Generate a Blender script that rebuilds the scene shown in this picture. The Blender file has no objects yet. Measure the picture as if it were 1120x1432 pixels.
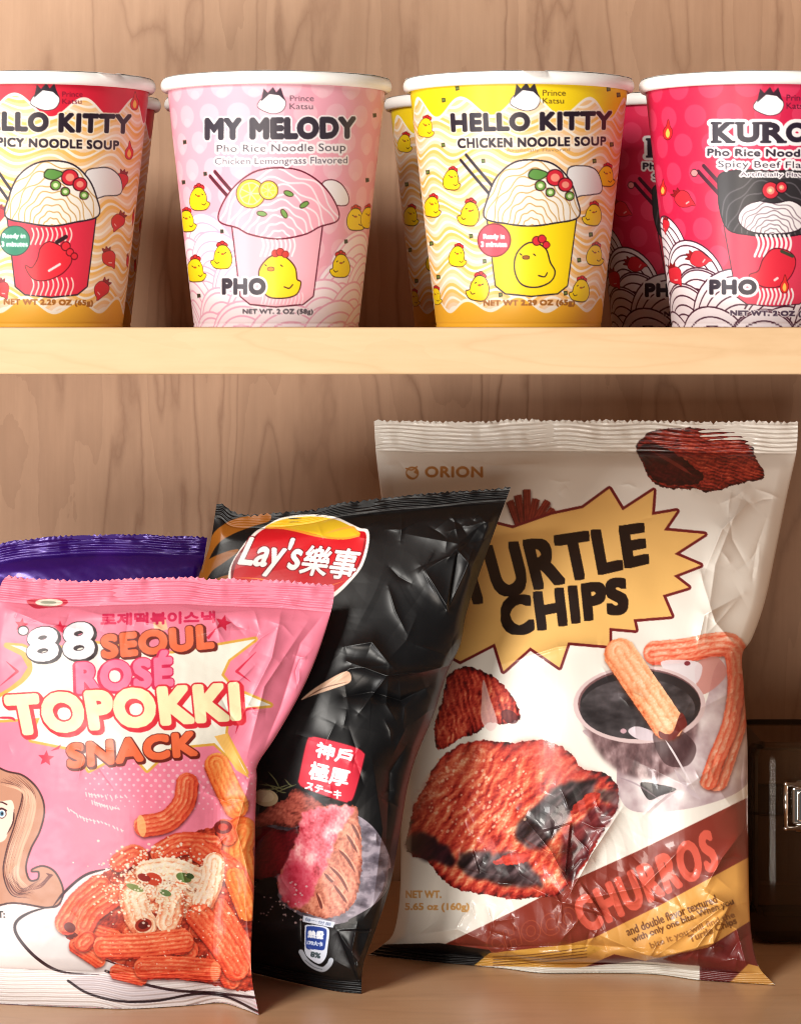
import bpy, bmesh, math, random
import numpy as np

# ------------------------------------------------------------------ camera, world, lights
S = bpy.context.scene
COL = S.collection
F, D, HX, HY = 4096.0, 1.23, 560.0, 455.0      # focal length (photo px), camera distance, principal point
FLOOR = -0.2774
SHELF = -0.0008
cam = bpy.data.objects.new('camera', bpy.data.cameras.new('camera')); COL.objects.link(cam)
cam.location = (0, -D, 0); cam.rotation_euler = (math.pi/2, 0, 0)
cam.data.sensor_fit = 'HORIZONTAL'; cam.data.sensor_width = 36
cam.data.lens = 36*F/1120.0
cam.data.shift_x = 0.0; cam.data.shift_y = -(716-HY)/1120.0
cam.data.clip_start = 0.05; cam.data.clip_end = 100
S.camera = cam
W = bpy.data.worlds.new('World'); S.world = W; W.use_nodes = True
W.node_tree.nodes['Background'].inputs[0].default_value = (1.0, 0.93, 0.86, 1)
W.node_tree.nodes['Background'].inputs[1].default_value = 0.07
S.view_settings.view_transform = 'Standard'; S.view_settings.look = 'None'
S.view_settings.gamma = 1; S.view_settings.exposure = 0; S.view_settings.use_curve_mapping = False
def area(name, loc, target, sx, sy, power, col):
    l = bpy.data.lights.new(name, 'AREA'); l.shape = 'RECTANGLE'; l.size = sx; l.size_y = sy
    l.energy = power; l.color = col
    o = bpy.data.objects.new(name, l); COL.objects.link(o); o.location = loc
    d = np.array(target)-np.array(loc)
    from mathutils import Vector
    o.rotation_euler = Vector(d).to_track_quat('-Z', 'Y').to_euler()
    return o
area('ceiling_lamp', (-1.0, -1.45, .85), (0, 0, -0.08), 0.6, 0.6, 45, (1.0, 0.955, 0.89))
area('window_light', (-1.9, -2.05, -0.84), (0, 0, -0.12), 0.8, 0.8, 58, (1.0, 0.97, 0.94))
area('front_fill', (-0.45, -2.1, -0.46), (0.02, 0.1, -0.12), 0.9, 0.6, 27, (1.0, 0.89, 0.78))  # unseen fill lamp, added in front to brighten the bags and lower wall
S.cycles.filter_width = 1.0
S.cycles.max_bounces = 8
S.cycles.use_denoising = True

# ------------------------------------------------------------------ small numpy paint box (printed artwork -> vertex colours)
rng = np.random.default_rng(7)
_T = np.random.default_rng(11).random((256, 256)).astype(np.float32)
def n2(x, y, seed=0):
    x = np.asarray(x, np.float64)+seed*37.17; y = np.asarray(y, np.float64)+seed*91.7
    xi = np.floor(x); yi = np.floor(y); fx = x-xi; fy = y-yi
    fx = fx*fx*(3-2*fx); fy = fy*fy*(3-2*fy)
    a = xi.astype(np.int64) & 255; b = yi.astype(np.int64) & 255; a1 = (a+1) & 255; b1 = (b+1) & 255
    return (_T[b, a]*(1-fx)+_T[b, a1]*fx)*(1-fy)+(_T[b1, a]*(1-fx)+_T[b1, a1]*fx)*fy
def fbm(x, y, seed=0, octv=4):
    x, y = x*.92-y*.39, x*.39+y*.92
    r = 0; a = .5; t = 0
    for k in range(octv):
        r = r+a*n2(x, y, seed+k*3); t += a; a *= .5
        x, y = 2*(x*.8-y*.6), 2*(x*.6+y*.8)
    return r/t
def sm(a, b, x):
    t = np.clip((x-a)/(b-a), 0, 1); return t*t*(3-2*t)
def rgb(*c): return np.array(c, np.float32)/255.0
def pal(t, cols):
    cols = np.array(cols, np.float32)/255.0; k = np.linspace(0, 1, len(cols))
    return np.stack([np.interp(t, k, cols[:, i]) for i in range(3)], -1)
def spline(P, closed=True, n=10):
    P = np.asarray(P, float); m = len(P)
    if closed: Q = np.vstack([P[-1], P, P[0], P[1]]); segs = m
    else: Q = np.vstack([2*P[0]-P[1], P, 2*P[-1]-P[-2]]); segs = m-1
    t = np.linspace(0, 1, n, endpoint=False)[:, None]; out = []
    for i in range(segs):
        p0, p1, p2, p3 = Q[i:i+4]
        out.append(.5*((2*p1)+(-p0+p2)*t+(2*p0-5*p1+4*p2-p3)*t**2+(-p0+3*p1-3*p2+p3)*t**3))
    out = np.vstack(out)
    return out if closed else np.vstack([out, P[-1]])
def ellipse(cx, cy, rx, ry, rot=0, n=40, a0=0, a1=360):
    t = np.radians(np.linspace(a0, a1, n, endpoint=(a1-a0 < 360))); c, s = math.cos(math.radians(rot)), math.sin(math.radians(rot))
    x = rx*np.cos(t); y = ry*np.sin(t)
    return np.stack([cx+x*c-y*s, cy+x*s+y*c], 1)
def star(cx, cy, r, rot=-90, k=5, q=.45):
    a = np.radians(rot+np.arange(2*k)*180/k); R = np.where(np.arange(2*k) % 2 == 0, r, r*q)
    return np.stack([cx+R*np.cos(a), cy+R*np.sin(a)], 1)
_glyphs = {}
def glyph(txt, space=1.0):
    key = (txt, space)
    if key not in _glyphs:
        c = bpy.data.curves.new('lettering', 'FONT'); c.body = txt; c.resolution_u = 4; c.space_character = space
        o = bpy.data.objects.new('lettering', c); COL.objects.link(o)
        dg = bpy.context.evaluated_depsgraph_get(); e = o.evaluated_get(dg); m = e.to_mesh(); m.calc_loop_triangles()
        v = np.empty(len(m.vertices)*3); m.vertices.foreach_get('co', v); v = v.reshape(-1, 3)[:, :2]
        t = np.empty(len(m.loop_triangles)*3, np.int32); m.loop_triangles.foreach_get('vertices', t)
        e.to_mesh_clear(); bpy.data.objects.remove(o); bpy.data.curves.remove(c)
        lo = v.min(0); hi = v.max(0)
        _glyphs[key] = (((v-lo)/(hi-lo))[t].reshape(-1, 3, 2), (hi-lo)[0]/(hi-lo)[1])
    return _glyphs[key]
def dilate(m, r):
    if r < .3: return m
    h, w = m.shape; out = m.copy(); offs = set()
    for rr in ([r] if r < 2 else [r, r*.5] if r < 5 else [r, r*.66, r*.33]):
        for a in np.linspace(0, 2*math.pi, max(8, int(5*rr)), endpoint=False):
            offs.add((int(round(rr*math.sin(a))), int(round(rr*math.cos(a)))))
    fr = 1.0
    for dy, dx in offs:
        ys, yd = max(0, -dy), max(0, dy); xs, xd = max(0, -dx), max(0, dx)
        hh, ww = h-abs(dy), w-abs(dx)
        if hh > 0 and ww > 0:
            np.maximum(out[yd:yd+hh, xd:xd+ww], m[ys:ys+hh, xs:xs+ww], out=out[yd:yd+hh, xd:xd+ww])
    return out
def dilate_sq(m, r):
    r = int(round(r)); h, w = m.shape
    for ax in (0, 1):
        o = m.copy()
        for d in range(1, r+1):
            if ax == 0: np.maximum(o[d:], m[:-d], out=o[d:]); np.maximum(o[:-d], m[d:], out=o[:-d])
            else: np.maximum(o[:, d:], m[:, :-d], out=o[:, d:]); np.maximum(o[:, :-d], m[:, d:], out=o[:, :-d])
        m = o
    return m
def blur(m, s):
    r = max(1, int(s)); k = np.ones(2*r+1)/(2*r+1)
    for _ in range(2):
        for ax in (0, 1):
            c = np.cumsum(np.pad(m, [(r+1, r) if i == ax else (0, 0) for i in range(2)], mode='constant'), axis=ax)
            m = (c[2*r+1:]-c[:-2*r-1])/(2*r+1) if ax == 0 else (c[:, 2*r+1:]-c[:, :-2*r-1])/(2*r+1)
    return m
class Art:
    SS = 3
    def __init__(s, x0, y0, x1, y1, res, bg, warp=None):
        s.x0, s.y0, s.res, s.warp = x0, y0, res, warp
        s.w, s.h = int((x1-x0)*res), int((y1-y0)*res)
        s.a = np.empty((s.h, s.w, 3), np.float32); s.a[:] = rgb(*bg)
        s.fr = (0, 0, 1.0); s.pxu = 1.0      # pxu: canvas pixels per photo pixel
        s.pxu = res
    def frame(s, ox, oy, sc): s.fr = (ox, oy, sc); return s
    def raw(s): s.fr = None; return s
    @property
    def k(s):    # canvas px per frame unit
        return s.res if s.fr is None else s.pxu/s.fr[2]
    def tf(s, P):
        P = np.asarray(P, float)
        if s.fr is not None:
            P = P/s.fr[2]+np.array(s.fr[:2])
            if s.warp is not None: P = s.warp(P)
        return (P-[s.x0, s.y0])*s.res
    def grid(s, bb):
        y, x = np.mgrid[bb[1]:bb[3], bb[0]:bb[2]]
        return s.x0+(x+.5)/s.res, s.y0+(y+.5)/s.res
    def cover(s, polys, pad=0, orient=True):
        polys = [np.asarray(p, float) for p in polys]
        polys = [p for p in polys if p.ndim == 3 or len(p) > 2]
        allp = np.vstack([p.reshape(-1, 2) for p in polys]); pad = int(pad+3)
        bx0 = max(0, int(allp[:, 0].min())-pad); by0 = max(0, int(allp[:, 1].min())-pad)
        bx1 = min(s.w, int(allp[:, 0].max())+pad+1); by1 = min(s.h, int(allp[:, 1].max())+pad+1)
        if bx1 <= bx0 or by1 <= by0: return None, None
        h, w, q = by1-by0, bx1-bx0, s.SS
        A = []; B = []
        for p in polys:
            if p.ndim == 3: A.append(p.reshape(-1, 2)); B.append(np.roll(p, -1, 1).reshape(-1, 2)); continue
            if orient:
                x, y = p[:, 0], p[:, 1]
                if np.sum(x*np.roll(y, -1)-np.roll(x, -1)*y) < 0: p = p[::-1]
            A.append(p); B.append(np.roll(p, -1, 0))
        A = (np.vstack(A)-[bx0, by0])*q; B = (np.vstack(B)-[bx0, by0])*q
        sg = np.where(B[:, 1] > A[:, 1], 1, -1)
        lo = np.where((B[:, 1] > A[:, 1])[:, None], A, B); hi = np.where((B[:, 1] > A[:, 1])[:, None], B, A)
        r0 = np.clip(np.ceil(lo[:, 1]-.5), 0, h*q).astype(int); r1 = np.clip(np.ceil(hi[:, 1]-.5), 0, h*q).astype(int)
        n = r1-r0; ok = n > 0
        r0, n, lo, hi, sg = r0[ok], n[ok], lo[ok], hi[ok], sg[ok]
        idx = np.repeat(np.arange(len(n)), n); rows = np.arange(n.sum())-np.repeat(np.cumsum(n)-n, n)+r0[idx]
        sl = (hi[:, 0]-lo[:, 0])/(hi[:, 1]-lo[:, 1])
        x = lo[idx, 0]+(rows+.5-lo[idx, 1])*sl[idx]
        c = np.clip(np.ceil(x-.5), 0, w*q).astype(int)
        acc = np.zeros((h*q, w*q+1), np.int32); np.add.at(acc, (rows, c), sg[idx])
        m = (np.cumsum(acc, 1)[:, :-1] != 0).astype(np.float32).reshape(h, q, w, q).mean((1, 3))
        return m, (bx0, by0, bx1, by1)
    def put(s, m, bb, col, alpha=1.0):
        if m is None: return
        v = s.a[bb[1]:bb[3], bb[0]:bb[2]]
        c = col if isinstance(col, np.ndarray) and col.ndim == 3 else (rgb(*col) if not isinstance(col, np.ndarray) else col)
        al = (m*alpha)[..., None]; v[:] = v*(1-al)+c*al
    def layers(s, m, bb, col, outs, alpha=1.0, bold=0, sq=False):
        for r, c in sorted(outs or [], key=lambda t: -t[0]): s.put(dilate(m, r*s.k), bb, c)
        if bold: m = dilate_sq(m, bold*s.k) if sq else dilate(m, bold*s.k)
        s.put(m, bb, col, alpha)
    def poly(s, P, col, outs=None, alpha=1.0, dense=True):
        pad = max([r for r, _ in outs], default=0)*s.k if outs else 0
        P = np.asarray(P, float)
        if s.warp is not None and dense:
            Q = np.roll(P, -1, 0); P = np.vstack([P+(Q-P)*t for t in (0, .25, .5, .75)]).reshape(4, -1, 2).transpose(1, 0, 2).reshape(-1, 2)
        m, bb = s.cover([s.tf(P)], pad); 
        if m is not None: s.layers(m, bb, col, outs, alpha)
        return m, bb
    def blob(s, P, col, outs=None, alpha=1.0): return s.poly(spline(P), col, outs, alpha, dense=False)
    def ell(s, cx, cy, rx, ry, col, rot=0, outs=None, alpha=1.0): return s.poly(ellipse(cx, cy, rx, ry, rot), col, outs, alpha, dense=False)
    def stroke(s, P, w, col, curve=True, taper=False, alpha=1.0, closed=False):
        if curve: P = spline(P, closed, 8)
        P = s.tf(P); w = w*s.k; n = len(P)
        if closed: P = np.vstack([P, P[:1]]); n += 1
        ws = np.full(n, w/2.0)
        if taper: ws = ws*np.clip(np.sin(np.linspace(0.02, .98, n)*math.pi)*1.4, .12, 1)
        pol = []
        for i in range(n-1):
            d = P[i+1]-P[i]; L = np.hypot(*d)
            if L < 1e-6: continue
            nn = np.array([-d[1], d[0]])/L
            pol.append(np.array([P[i]+nn*ws[i], P[i+1]+nn*ws[i+1], P[i+1]-nn*ws[i+1], P[i]-nn*ws[i]]))
        for i in range(n):
            if ws[i] > .6: pol.append(ellipse(P[i, 0], P[i, 1], ws[i], ws[i], 0, 12))
        if pol:
            m, bb = s.cover(pol); s.put(m, bb, col, alpha); return m, bb
        return None, None
    def text(s, t, quad, col, bold=0, outs=None, shear=0, space=1.0, alpha=1.0, sq=False):
        g, _ = glyph(t, space); q = np.asarray(quad, float)
        if q.ndim == 1: q = np.array([(q[0], q[1]), (q[2], q[1]), (q[2], q[3]), (q[0], q[3])], float)
        u = g[..., 0:1]; v = g[..., 1:2]
        P = (q[0]*(1-u)+q[1]*u)*v+(q[3]*(1-u)+q[2]*u)*(1-v)
        P = s.tf(P.reshape(-1, 2)).reshape(-1, 3, 2)
        pad = max([r for r, _ in outs or []]+[bold])*s.k
        m, bb = s.cover([P], pad)
        if m is not None: s.layers(m, bb, col, outs, alpha, bold, sq)
    def field(s, m, bb, fn, alpha=1.0):
        if m is None: return
        X, Y = s.grid(bb); s.put(m, bb, fn(X, Y, m), alpha)
    def rough_edge(s, m, bb, amp, seed, cell=5.0):
        h, w = m.shape; X, Y = s.grid(bb); A = amp*s.res*2
        dx = ((fbm(X/cell, Y/cell, seed+40, 3)-.5)*2*A).astype(int); dy = ((fbm(X/cell, Y/cell, seed+47, 3)-.5)*2*A).astype(int)
        yy, xx = np.mgrid[0:h, 0:w]; return m[np.clip(yy+dy, 0, h-1), np.clip(xx+dx, 0, w-1)]
    def food(s, P, cols, ang, ridge, seed, wob=1.0, rw=.3, nw=.5, dw=.35, gain=1.0, bias=0.0, curve=True, cell=None, edge=6, spk=0.0, jag=1.6, grain=1.0):
        """a printed photo of something fried or grilled: ridges along `ang`, mottled, rounded towards its edge"""
        P = spline(P) if curve else np.asarray(P, float)
        m, bb = s.cover([s.tf(P)], jag*s.res*2)
        if m is None: return None, None
        m = s.rough_edge(m, bb, jag, seed)
        X, Y = s.grid(bb); a = math.radians(ang)
        u = X*math.cos(a)+Y*math.sin(a); v = -X*math.sin(a)+Y*math.cos(a); cell = cell or ridge
        n = fbm(u/cell*.75, v/cell, seed, 5)
        wv = v+wob*ridge*.55*(fbm(u/ridge/2.2, v/ridge/2.2, seed+5)-.5)*2
        rr = .5+.5*np.sin(2*math.pi*wv/ridge)
        g = n2(X/3.2+9, Y/3.2, seed+2); g2 = n2(X/1.7, Y/1.7, seed+6)
        H = rw*2.2*rr+nw*2.4*n+grain*(.55*g+.22*g2)
        gy, gx = np.gradient(H); L = -(gx*.62+gy*.78)*s.res*1.5
        e = blur(m, edge*s.res); e = np.clip((e-.45)*2.0, 0, 1)
        big = fbm(X/38, Y/38, seed+11, 2)
        t = np.clip(.40+.42*np.tanh(L*1.6)*.8+.34*(n-.5)*1.6+dw*(e-.75)+.22*(big-.5)+.12*(rr-.5)+bias, 0, 1)*gain
        c = pal(t, cols)
        if spk > 0:
            k = n2(X/2.2, Y/2.2, seed+9); c = c+(sm(.84, .95, k)*spk)[..., None]
        s.put(m, bb, np.clip(c, 0, 1).astype(np.float32)); return m, bb
    def tube(s, path, w, cols, seed, ridge=5, hi=.0):
        P = s.tf(spline(path, False, 8)); w2 = w*s.k/2; pol = []
        for i in range(len(P)-1):
            d = P[i+1]-P[i]; L = np.hypot(*d)
            if L < 1e-6: continue
            nn = np.array([-d[1], d[0]])/L*w2
            pol.append(np.array([P[i]+nn, P[i+1]+nn, P[i+1]-nn, P[i]-nn]))
            if 0 < i: pol.append(ellipse(P[i, 0], P[i, 1], w2, w2, 0, 16))
        m, bb = s.cover(pol, 6*s.res)
        if m is None: return
        m = s.rough_edge(m, bb, .7, seed, 3.5)
        y, x = np.mgrid[bb[1]:bb[3], bb[0]:bb[2]]; best = np.full(x.shape, 1e9); sd = np.zeros(x.shape); al = np.zeros(x.shape); acc = 0
        for i in range(len(P)-1):
            d = P[i+1]-P[i]; L = np.hypot(*d)
            if L < 1e-6: continue
            t = np.clip(((x-P[i, 0])*d[0]+(y-P[i, 1])*d[1])/L**2, 0, 1)
            dx, dy = x-P[i, 0]-t*d[0], y-P[i, 1]-t*d[1]; dd = np.hypot(dx, dy); q = dd < best
            best[q] = dd[q]; sd[q] = (np.sign(dx*-d[1]+dy*d[0])*dd)[q]; al[q] = (acc+t*L)[q]; acc += L
        v = sd/w2
        px = w2/s.res*2
        n = fbm(al/s.res/7, v*px/7, seed, 4)
        ph = v*math.pi*ridge*.5+(n-.5)*1.6
        rr = np.abs(np.cos(ph))
        g = n2(x/s.res/2.6, y/s.res/2.6, seed+3); g2 = n2(x/s.res/1.5, y/s.res/1.5, seed+8)
        H = 1.5*rr+.8*n+.5*g+.4*g2
        gy, gx = np.gradient(H); L = np.tanh(-(gx*.6+gy*.8)*s.res*1.6)
        P0 = P[0]; d0 = P[-1]-P[0]; sgn = 1.0 if d0[0] >= 0 else -1.0
        rim = np.sqrt(np.clip(1-(v*sgn+.28)**2*.62, 0, 1))
        t = np.clip(.10+.58*rim+.20*L+.22*(n-.5)*2+.10*(g-.5)+.24*(rr-.62)+hi, 0, 1)
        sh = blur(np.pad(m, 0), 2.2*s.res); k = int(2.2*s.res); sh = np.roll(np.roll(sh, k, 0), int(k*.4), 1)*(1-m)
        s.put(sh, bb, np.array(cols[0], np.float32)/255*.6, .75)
        s.put(m, bb, pal(t, cols).astype(np.float32))
    def sample(s, X, Y):
        fx = np.clip((X-s.x0)*s.res-.5, 0, s.w-1.001); fy = np.clip((Y-s.y0)*s.res-.5, 0, s.h-1.001)
        i = fx.astype(int); j = fy.astype(int); fx = (fx-i)[..., None]; fy = (fy-j)[..., None]; a = s.a
        return (a[j, i]*(1-fx)+a[j, i+1]*fx)*(1-fy)+(a[j+1, i]*(1-fx)+a[j+1, i+1]*fx)*fy

# ------------------------------------------------------------------ object helpers
def link(o, parent=None):
    COL.objects.link(o)
    if parent is not None: o.parent = parent
    return o
def tag(o, label=None, cat=None, group=None, kind=None):
    if label: o['label'] = label
    if cat: o['category'] = cat
    if group: o['group'] = group
    if kind: o['kind'] = kind
    return o
def thing(name, loc, label, cat, group=None):
    o = bpy.data.objects.new(name, None); o.empty_display_size = .02; link(o); o.location = loc
    return tag(o, label, cat, group)
def grid_mesh(name, P, col=None, mat=None, wrap=False, flip=False):
    """P: (rows, cols, 3) points; col: (rows, cols, 3) sRGB print colours"""
    nr, nc = P.shape[:2]; me = bpy.data.meshes.new(name)
    me.vertices.add(nr*nc); me.vertices.foreach_set('co', np.ascontiguousarray(P, np.float32).ravel())
    i = np.arange(nr*nc).reshape(nr, nc)
    if wrap: i = np.concatenate([i, i[:, :1]], 1)
    a, b, c, d = i[:-1, :-1], i[:-1, 1:], i[1:, 1:], i[1:, :-1]
    q = np.stack([a, d, c, b] if not flip else [a, b, c, d], -1).reshape(-1, 4); n = len(q)
    me.loops.add(n*4); me.loops.foreach_set('vertex_index', q.ravel().astype(np.int32))
    me.polygons.add(n); me.polygons.foreach_set('loop_start', np.arange(0, 4*n, 4, dtype=np.int32))
    me.polygons.foreach_set('use_smooth', np.ones(n, bool)); me.update(calc_edges=True)
    if col is not None:
        at = me.color_attributes.new('print', 'BYTE_COLOR', 'POINT')
        c4 = np.ones((nr*nc, 4), np.float32); c4[:, :3] = np.clip(col.reshape(-1, 3), 0, 1); at.data.foreach_set('color_srgb', c4.ravel())
    if mat: me.materials.append(mat)
    me.validate(); return me
def bm_mesh(name, bm, mat, smooth=False):
    me = bpy.data.meshes.new(name); bm.normal_update(); bm.to_mesh(me); bm.free(); me.materials.append(mat)
    if smooth: me.shade_smooth()
    return me
def add_box(bm, x0, x1, y0, y1, z0, z1, bev=0.0, seg=2):
    r = bmesh.ops.create_cube(bm, size=1)
    for v in r['verts']: v.co = ((x0+x1)/2+v.co.x*(x1-x0), (y0+y1)/2+v.co.y*(y1-y0), (z0+z1)/2+v.co.z*(z1-z0))
    if bev > 0:
        es = list({e for v in r['verts'] for e in v.link_edges})
        bmesh.ops.bevel(bm, geom=es, offset=bev, segments=seg, profile=.5, affect='EDGES')
def lathe(bm, prof, n=96, cx=0, cy=0):
    rings = [[bm.verts.new((cx+r*math.cos(2*math.pi*k/n), cy+r*math.sin(2*math.pi*k/n), z)) for k in range(n)] for r, z in prof]
    for A, B in zip(rings, rings[1:]):
        for k in range(n): bm.faces.new((A[k], A[(k+1) % n], B[(k+1) % n], B[k]))
    return rings
def un(px, py, Y):
    s = (np.asarray(Y)+D)/F
    return np.stack(np.broadcast_arrays((np.asarray(px)-HX)*s, np.asarray(Y), (HY-np.asarray(py))*s), -1)
def floor_y(py): return F*(-FLOOR)/(np.asarray(py)-HY)-D

# ------------------------------------------------------------------ materials
def newmat(name):
    m = bpy.data.materials.new(name); m.use_nodes = True; nt = m.node_tree
    return m, nt, nt.nodes['Principled BSDF'], nt.nodes.new, nt.links.new
def print_mat(name, rough=.32, coat=.0, spec=.5, gain=1.0, rvar=.08, crough=.15, metal=0.0, bump=0.0):
    m, nt, b, N, L = newmat(name)
    at = N('ShaderNodeAttribute'); at.attribute_name = 'print'
    if gain != 1.0:
        mx = N('ShaderNodeVectorMath'); mx.operation = 'SCALE'; mx.inputs['Scale'].default_value = gain
        L(at.outputs['Color'], mx.inputs[0]); L(mx.outputs[0], b.inputs['Base Color'])
    else: L(at.outputs['Color'], b.inputs['Base Color'])
    tc = N('ShaderNodeTexCoord'); no = N('ShaderNodeTexNoise'); no.inputs['Scale'].default_value = 60; no.inputs['Detail'].default_value = 4
    mr = N('ShaderNodeMapRange'); mr.inputs['To Min'].default_value = rough-rvar; mr.inputs['To Max'].default_value = rough+rvar
    L(tc.outputs['Object'], no.inputs['Vector']); L(no.outputs['Fac'], mr.inputs['Value']); L(mr.outputs['Result'], b.inputs['Roughness'])
    if bump:
        n3 = N('ShaderNodeTexNoise'); n3.inputs['Scale'].default_value = 220; n3.inputs['Detail'].default_value = 3
        bp = N('ShaderNodeBump'); bp.inputs['Strength'].default_value = bump; bp.inputs['Distance'].default_value = .0006
        L(tc.outputs['Object'], n3.inputs['Vector']); L(n3.outputs['Fac'], bp.inputs['Height']); L(bp.outputs['Normal'], b.inputs['Normal'])
    b.inputs['Specular IOR Level'].default_value = spec; b.inputs['Coat Weight'].default_value = coat; b.inputs['Coat Roughness'].default_value = crough
    b.inputs['Metallic'].default_value = metal
    return m
def plain(name, col, rough=.5, metal=0.0, spec=.5, coat=0.0, var=.06, scale=40):
    m, nt, b, N, L = newmat(name)
    tc = N('ShaderNodeTexCoord'); no = N('ShaderNodeTexNoise'); no.inputs['Scale'].default_value = scale; no.inputs['Detail'].default_value = 5
    cr = N('ShaderNodeValToRGB'); e = cr.color_ramp.elements
    e[0].position = .3; e[1].position = .7
    e[0].color = tuple(c*(1-var) for c in col)+(1,); e[1].color = tuple(min(1, c*(1+var)) for c in col)+(1,)
    L(tc.outputs['Object'], no.inputs['Vector']); L(no.outputs['Fac'], cr.inputs['Fac']); L(cr.outputs['Color'], b.inputs['Base Color'])
    b.inputs['Roughness'].default_value = rough; b.inputs['Metallic'].default_value = metal
    b.inputs['Specular IOR Level'].default_value = spec; b.inputs['Coat Weight'].default_value = coat
    return m
def wood(name, light, mid, dark, axis, rough=.38, lines=1.0, scale=1.0, spec=.4, seed=0.0):
    """maple: fine fibre streaks along `axis`, mottled figure, and a few thin wandering darker growth lines"""
    m, nt, b, N, L = newmat(name)
    tc = N('ShaderNodeTexCoord')
    def mapped(sc, off=0):
        mp = N('ShaderNodeMapping'); mp.inputs['Scale'].default_value = sc; mp.inputs['Location'].default_value = (seed+off, seed*.7+off, seed*1.3-off)
        L(tc.outputs['Object'], mp.inputs['Vector']); return mp
    def ax(al, ac): return (al, ac, ac) if axis == 'x' else (ac, al, ac) if axis == 'y' else (ac, ac, al)
    def noise(mp, s, d=6, r=.6, dist=0.0):
        n = N('ShaderNodeTexNoise'); n.inputs['Scale'].default_value = s; n.inputs['Detail'].default_value = d
        n.inputs['Roughness'].default_value = r; n.inputs['Distortion'].default_value = dist; L(mp.outputs[0], n.inputs['Vector']); return n
    fib = noise(mapped(ax(14, 260)), 1.0, 5, .65)
    mot = noise(mapped(ax(22, 60), 3), 1.0, 6, .6)
    big = noise(mapped(ax(2.2, 9), 7), 1.0, 3, .5)
    # growth lines: a slow field across the grain, cut into contour lines
    fld = noise(mapped(ax(2.0*scale, 13*scale), 11), 1.0, 3.5, .52, .25)
    jag = noise(mapped(ax(60, 160), 5), 1.0, 3, .6)
    def math_(op, a, bb, v=None):
        n = N('ShaderNodeMath'); n.operation = op
        for i, q in enumerate((a, bb)):
            if q is None: continue
            if hasattr(q, 'outputs') or hasattr(q, 'is_output'): L(q if hasattr(q, 'is_output') else q.outputs[0], n.inputs[i])
            else: n.inputs[i].default_value = q
        return n.outputs[0]
    ph = math_('ADD', math_('MULTIPLY', fld.outputs['Fac'], 10.0), math_('MULTIPLY', jag.outputs['Fac'], .22))
    fr = math_('FRACT', ph, None)
    d1 = math_('ABSOLUTE', math_('SUBTRACT', fr, .5), None)
    mr = N('ShaderNodeMapRange'); mr.inputs['From Min'].default_value = 0.0; mr.inputs['From Max'].default_value = .16
    mr.inputs['To Min'].default_value = 1.0; mr.inputs['To Max'].default_value = 0.0; L(d1, mr.inputs['Value'])
    ln = math_('MULTIPLY', math_('POWER', mr.outputs[0], 2.0), math_('MULTIPLY', big.outputs['Fac'], .75*lines))
    # soft shoulder on one side of every line
    sh = math_('MULTIPLY', math_('POWER', fr, 3.0), .16*lines)
    tone = math_('ADD', math_('MULTIPLY', fib.outputs['Fac'], .36), math_('ADD', math_('MULTIPLY', mot.outputs['Fac'], .42), math_('MULTIPLY', big.outputs['Fac'], .30)))
    cr = N('ShaderNodeValToRGB'); e = cr.color_ramp.elements
    e[0].position = .36; e[0].color = mid+(1,); e[1].position = .70; e[1].color = light+(1,)
    L(tone, cr.inputs['Fac'])
    mx = N('ShaderNodeMix'); mx.data_type = 'RGBA'; L(math_('ADD', ln, sh), mx.inputs[0]); L(cr.outputs['Color'], mx.inputs[6]); mx.inputs[7].default_value = dark+(1,)
    L(mx.outputs[2], b.inputs['Base Color'])
    rr = N('ShaderNodeMapRange'); rr.inputs['To Min'].default_value = rough-.06; rr.inputs['To Max'].default_value = rough+.1
    L(mot.outputs['Fac'], rr.inputs['Value']); L(rr.outputs[0], b.inputs['Roughness'])
    bp = N('ShaderNodeBump'); bp.inputs['Strength'].default_value = .12; bp.inputs['Distance'].default_value = .0004
    L(fib.outputs['Fac'], bp.inputs['Height']); L(bp.outputs['Normal'], b.inputs['Normal'])
    b.inputs['Specular IOR Level'].default_value = spec
    return m
M_wall = wood('maple_panel', (.52, .325, .21), (.415, .25, .155), (.225, .11, .06), 'z', .5, 1.25, 1.0, .3)
M_floor = wood('maple_board', (.56, .34, .19), (.46, .265, .14), (.32, .165, .08), 'x', .30, .5, .8, .5, 4.0)
M_edge = wood('maple_edging', (.60, .405, .235), (.52, .34, .18), (.40, .24, .105), 'x', .42, .6, 1.5, .4, 9.0)

# ------------------------------------------------------------------ the cupboard
YB, YF, XL, XR = 0.232, -0.070, -0.47, 0.236
cab = thing('cupboard', (0, YB, FLOOR), 'open maple cupboard with a thick pale edged shelf across its middle', 'cupboard')
def cab_part(name, box, mat, bev=.0006, parent=cab):
    bm = bmesh.new(); add_box(bm, *box, bev, 1)
    o = link(bpy.data.objects.new(name, bm_mesh(name, bm, mat)), parent); o.matrix_parent_inverse = cab.matrix_world.inverted()
    return o
bpy.context.view_layer.update()
def place(o):      # children are modelled in world space: undo the parent's offset
    o.location = (0, -YB, -FLOOR); return o
def cab_box(name, box, mat, bev=.0008):
    bm = bmesh.new(); add_box(bm, *box, bev, 1)
    return place(link(bpy.data.objects.new(name, bm_mesh(name, bm, mat)), cab))
cab_box('back_panel', (XL, XR, YB, YB+.012, FLOOR-.018, .34), M_wall)
cab_box('base_board', (XL, XR, YF, YB-.0005, FLOOR-.018, FLOOR), M_floor)
shelf = cab_box('shelf', (XL+.0005, XR-.0005, YF+.0022, YB-.0005, SHELF-.0184, SHELF), M_floor, 0)
bm = bmesh.new(); add_box(bm, XL+.0005, XR-.0005, YF, YF+.002, SHELF-.0186, SHELF+.0001, .0008, 3)
edge = link(bpy.data.objects.new('edge_strip', bm_mesh('edge_strip', bm, M_edge)), shelf)
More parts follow.
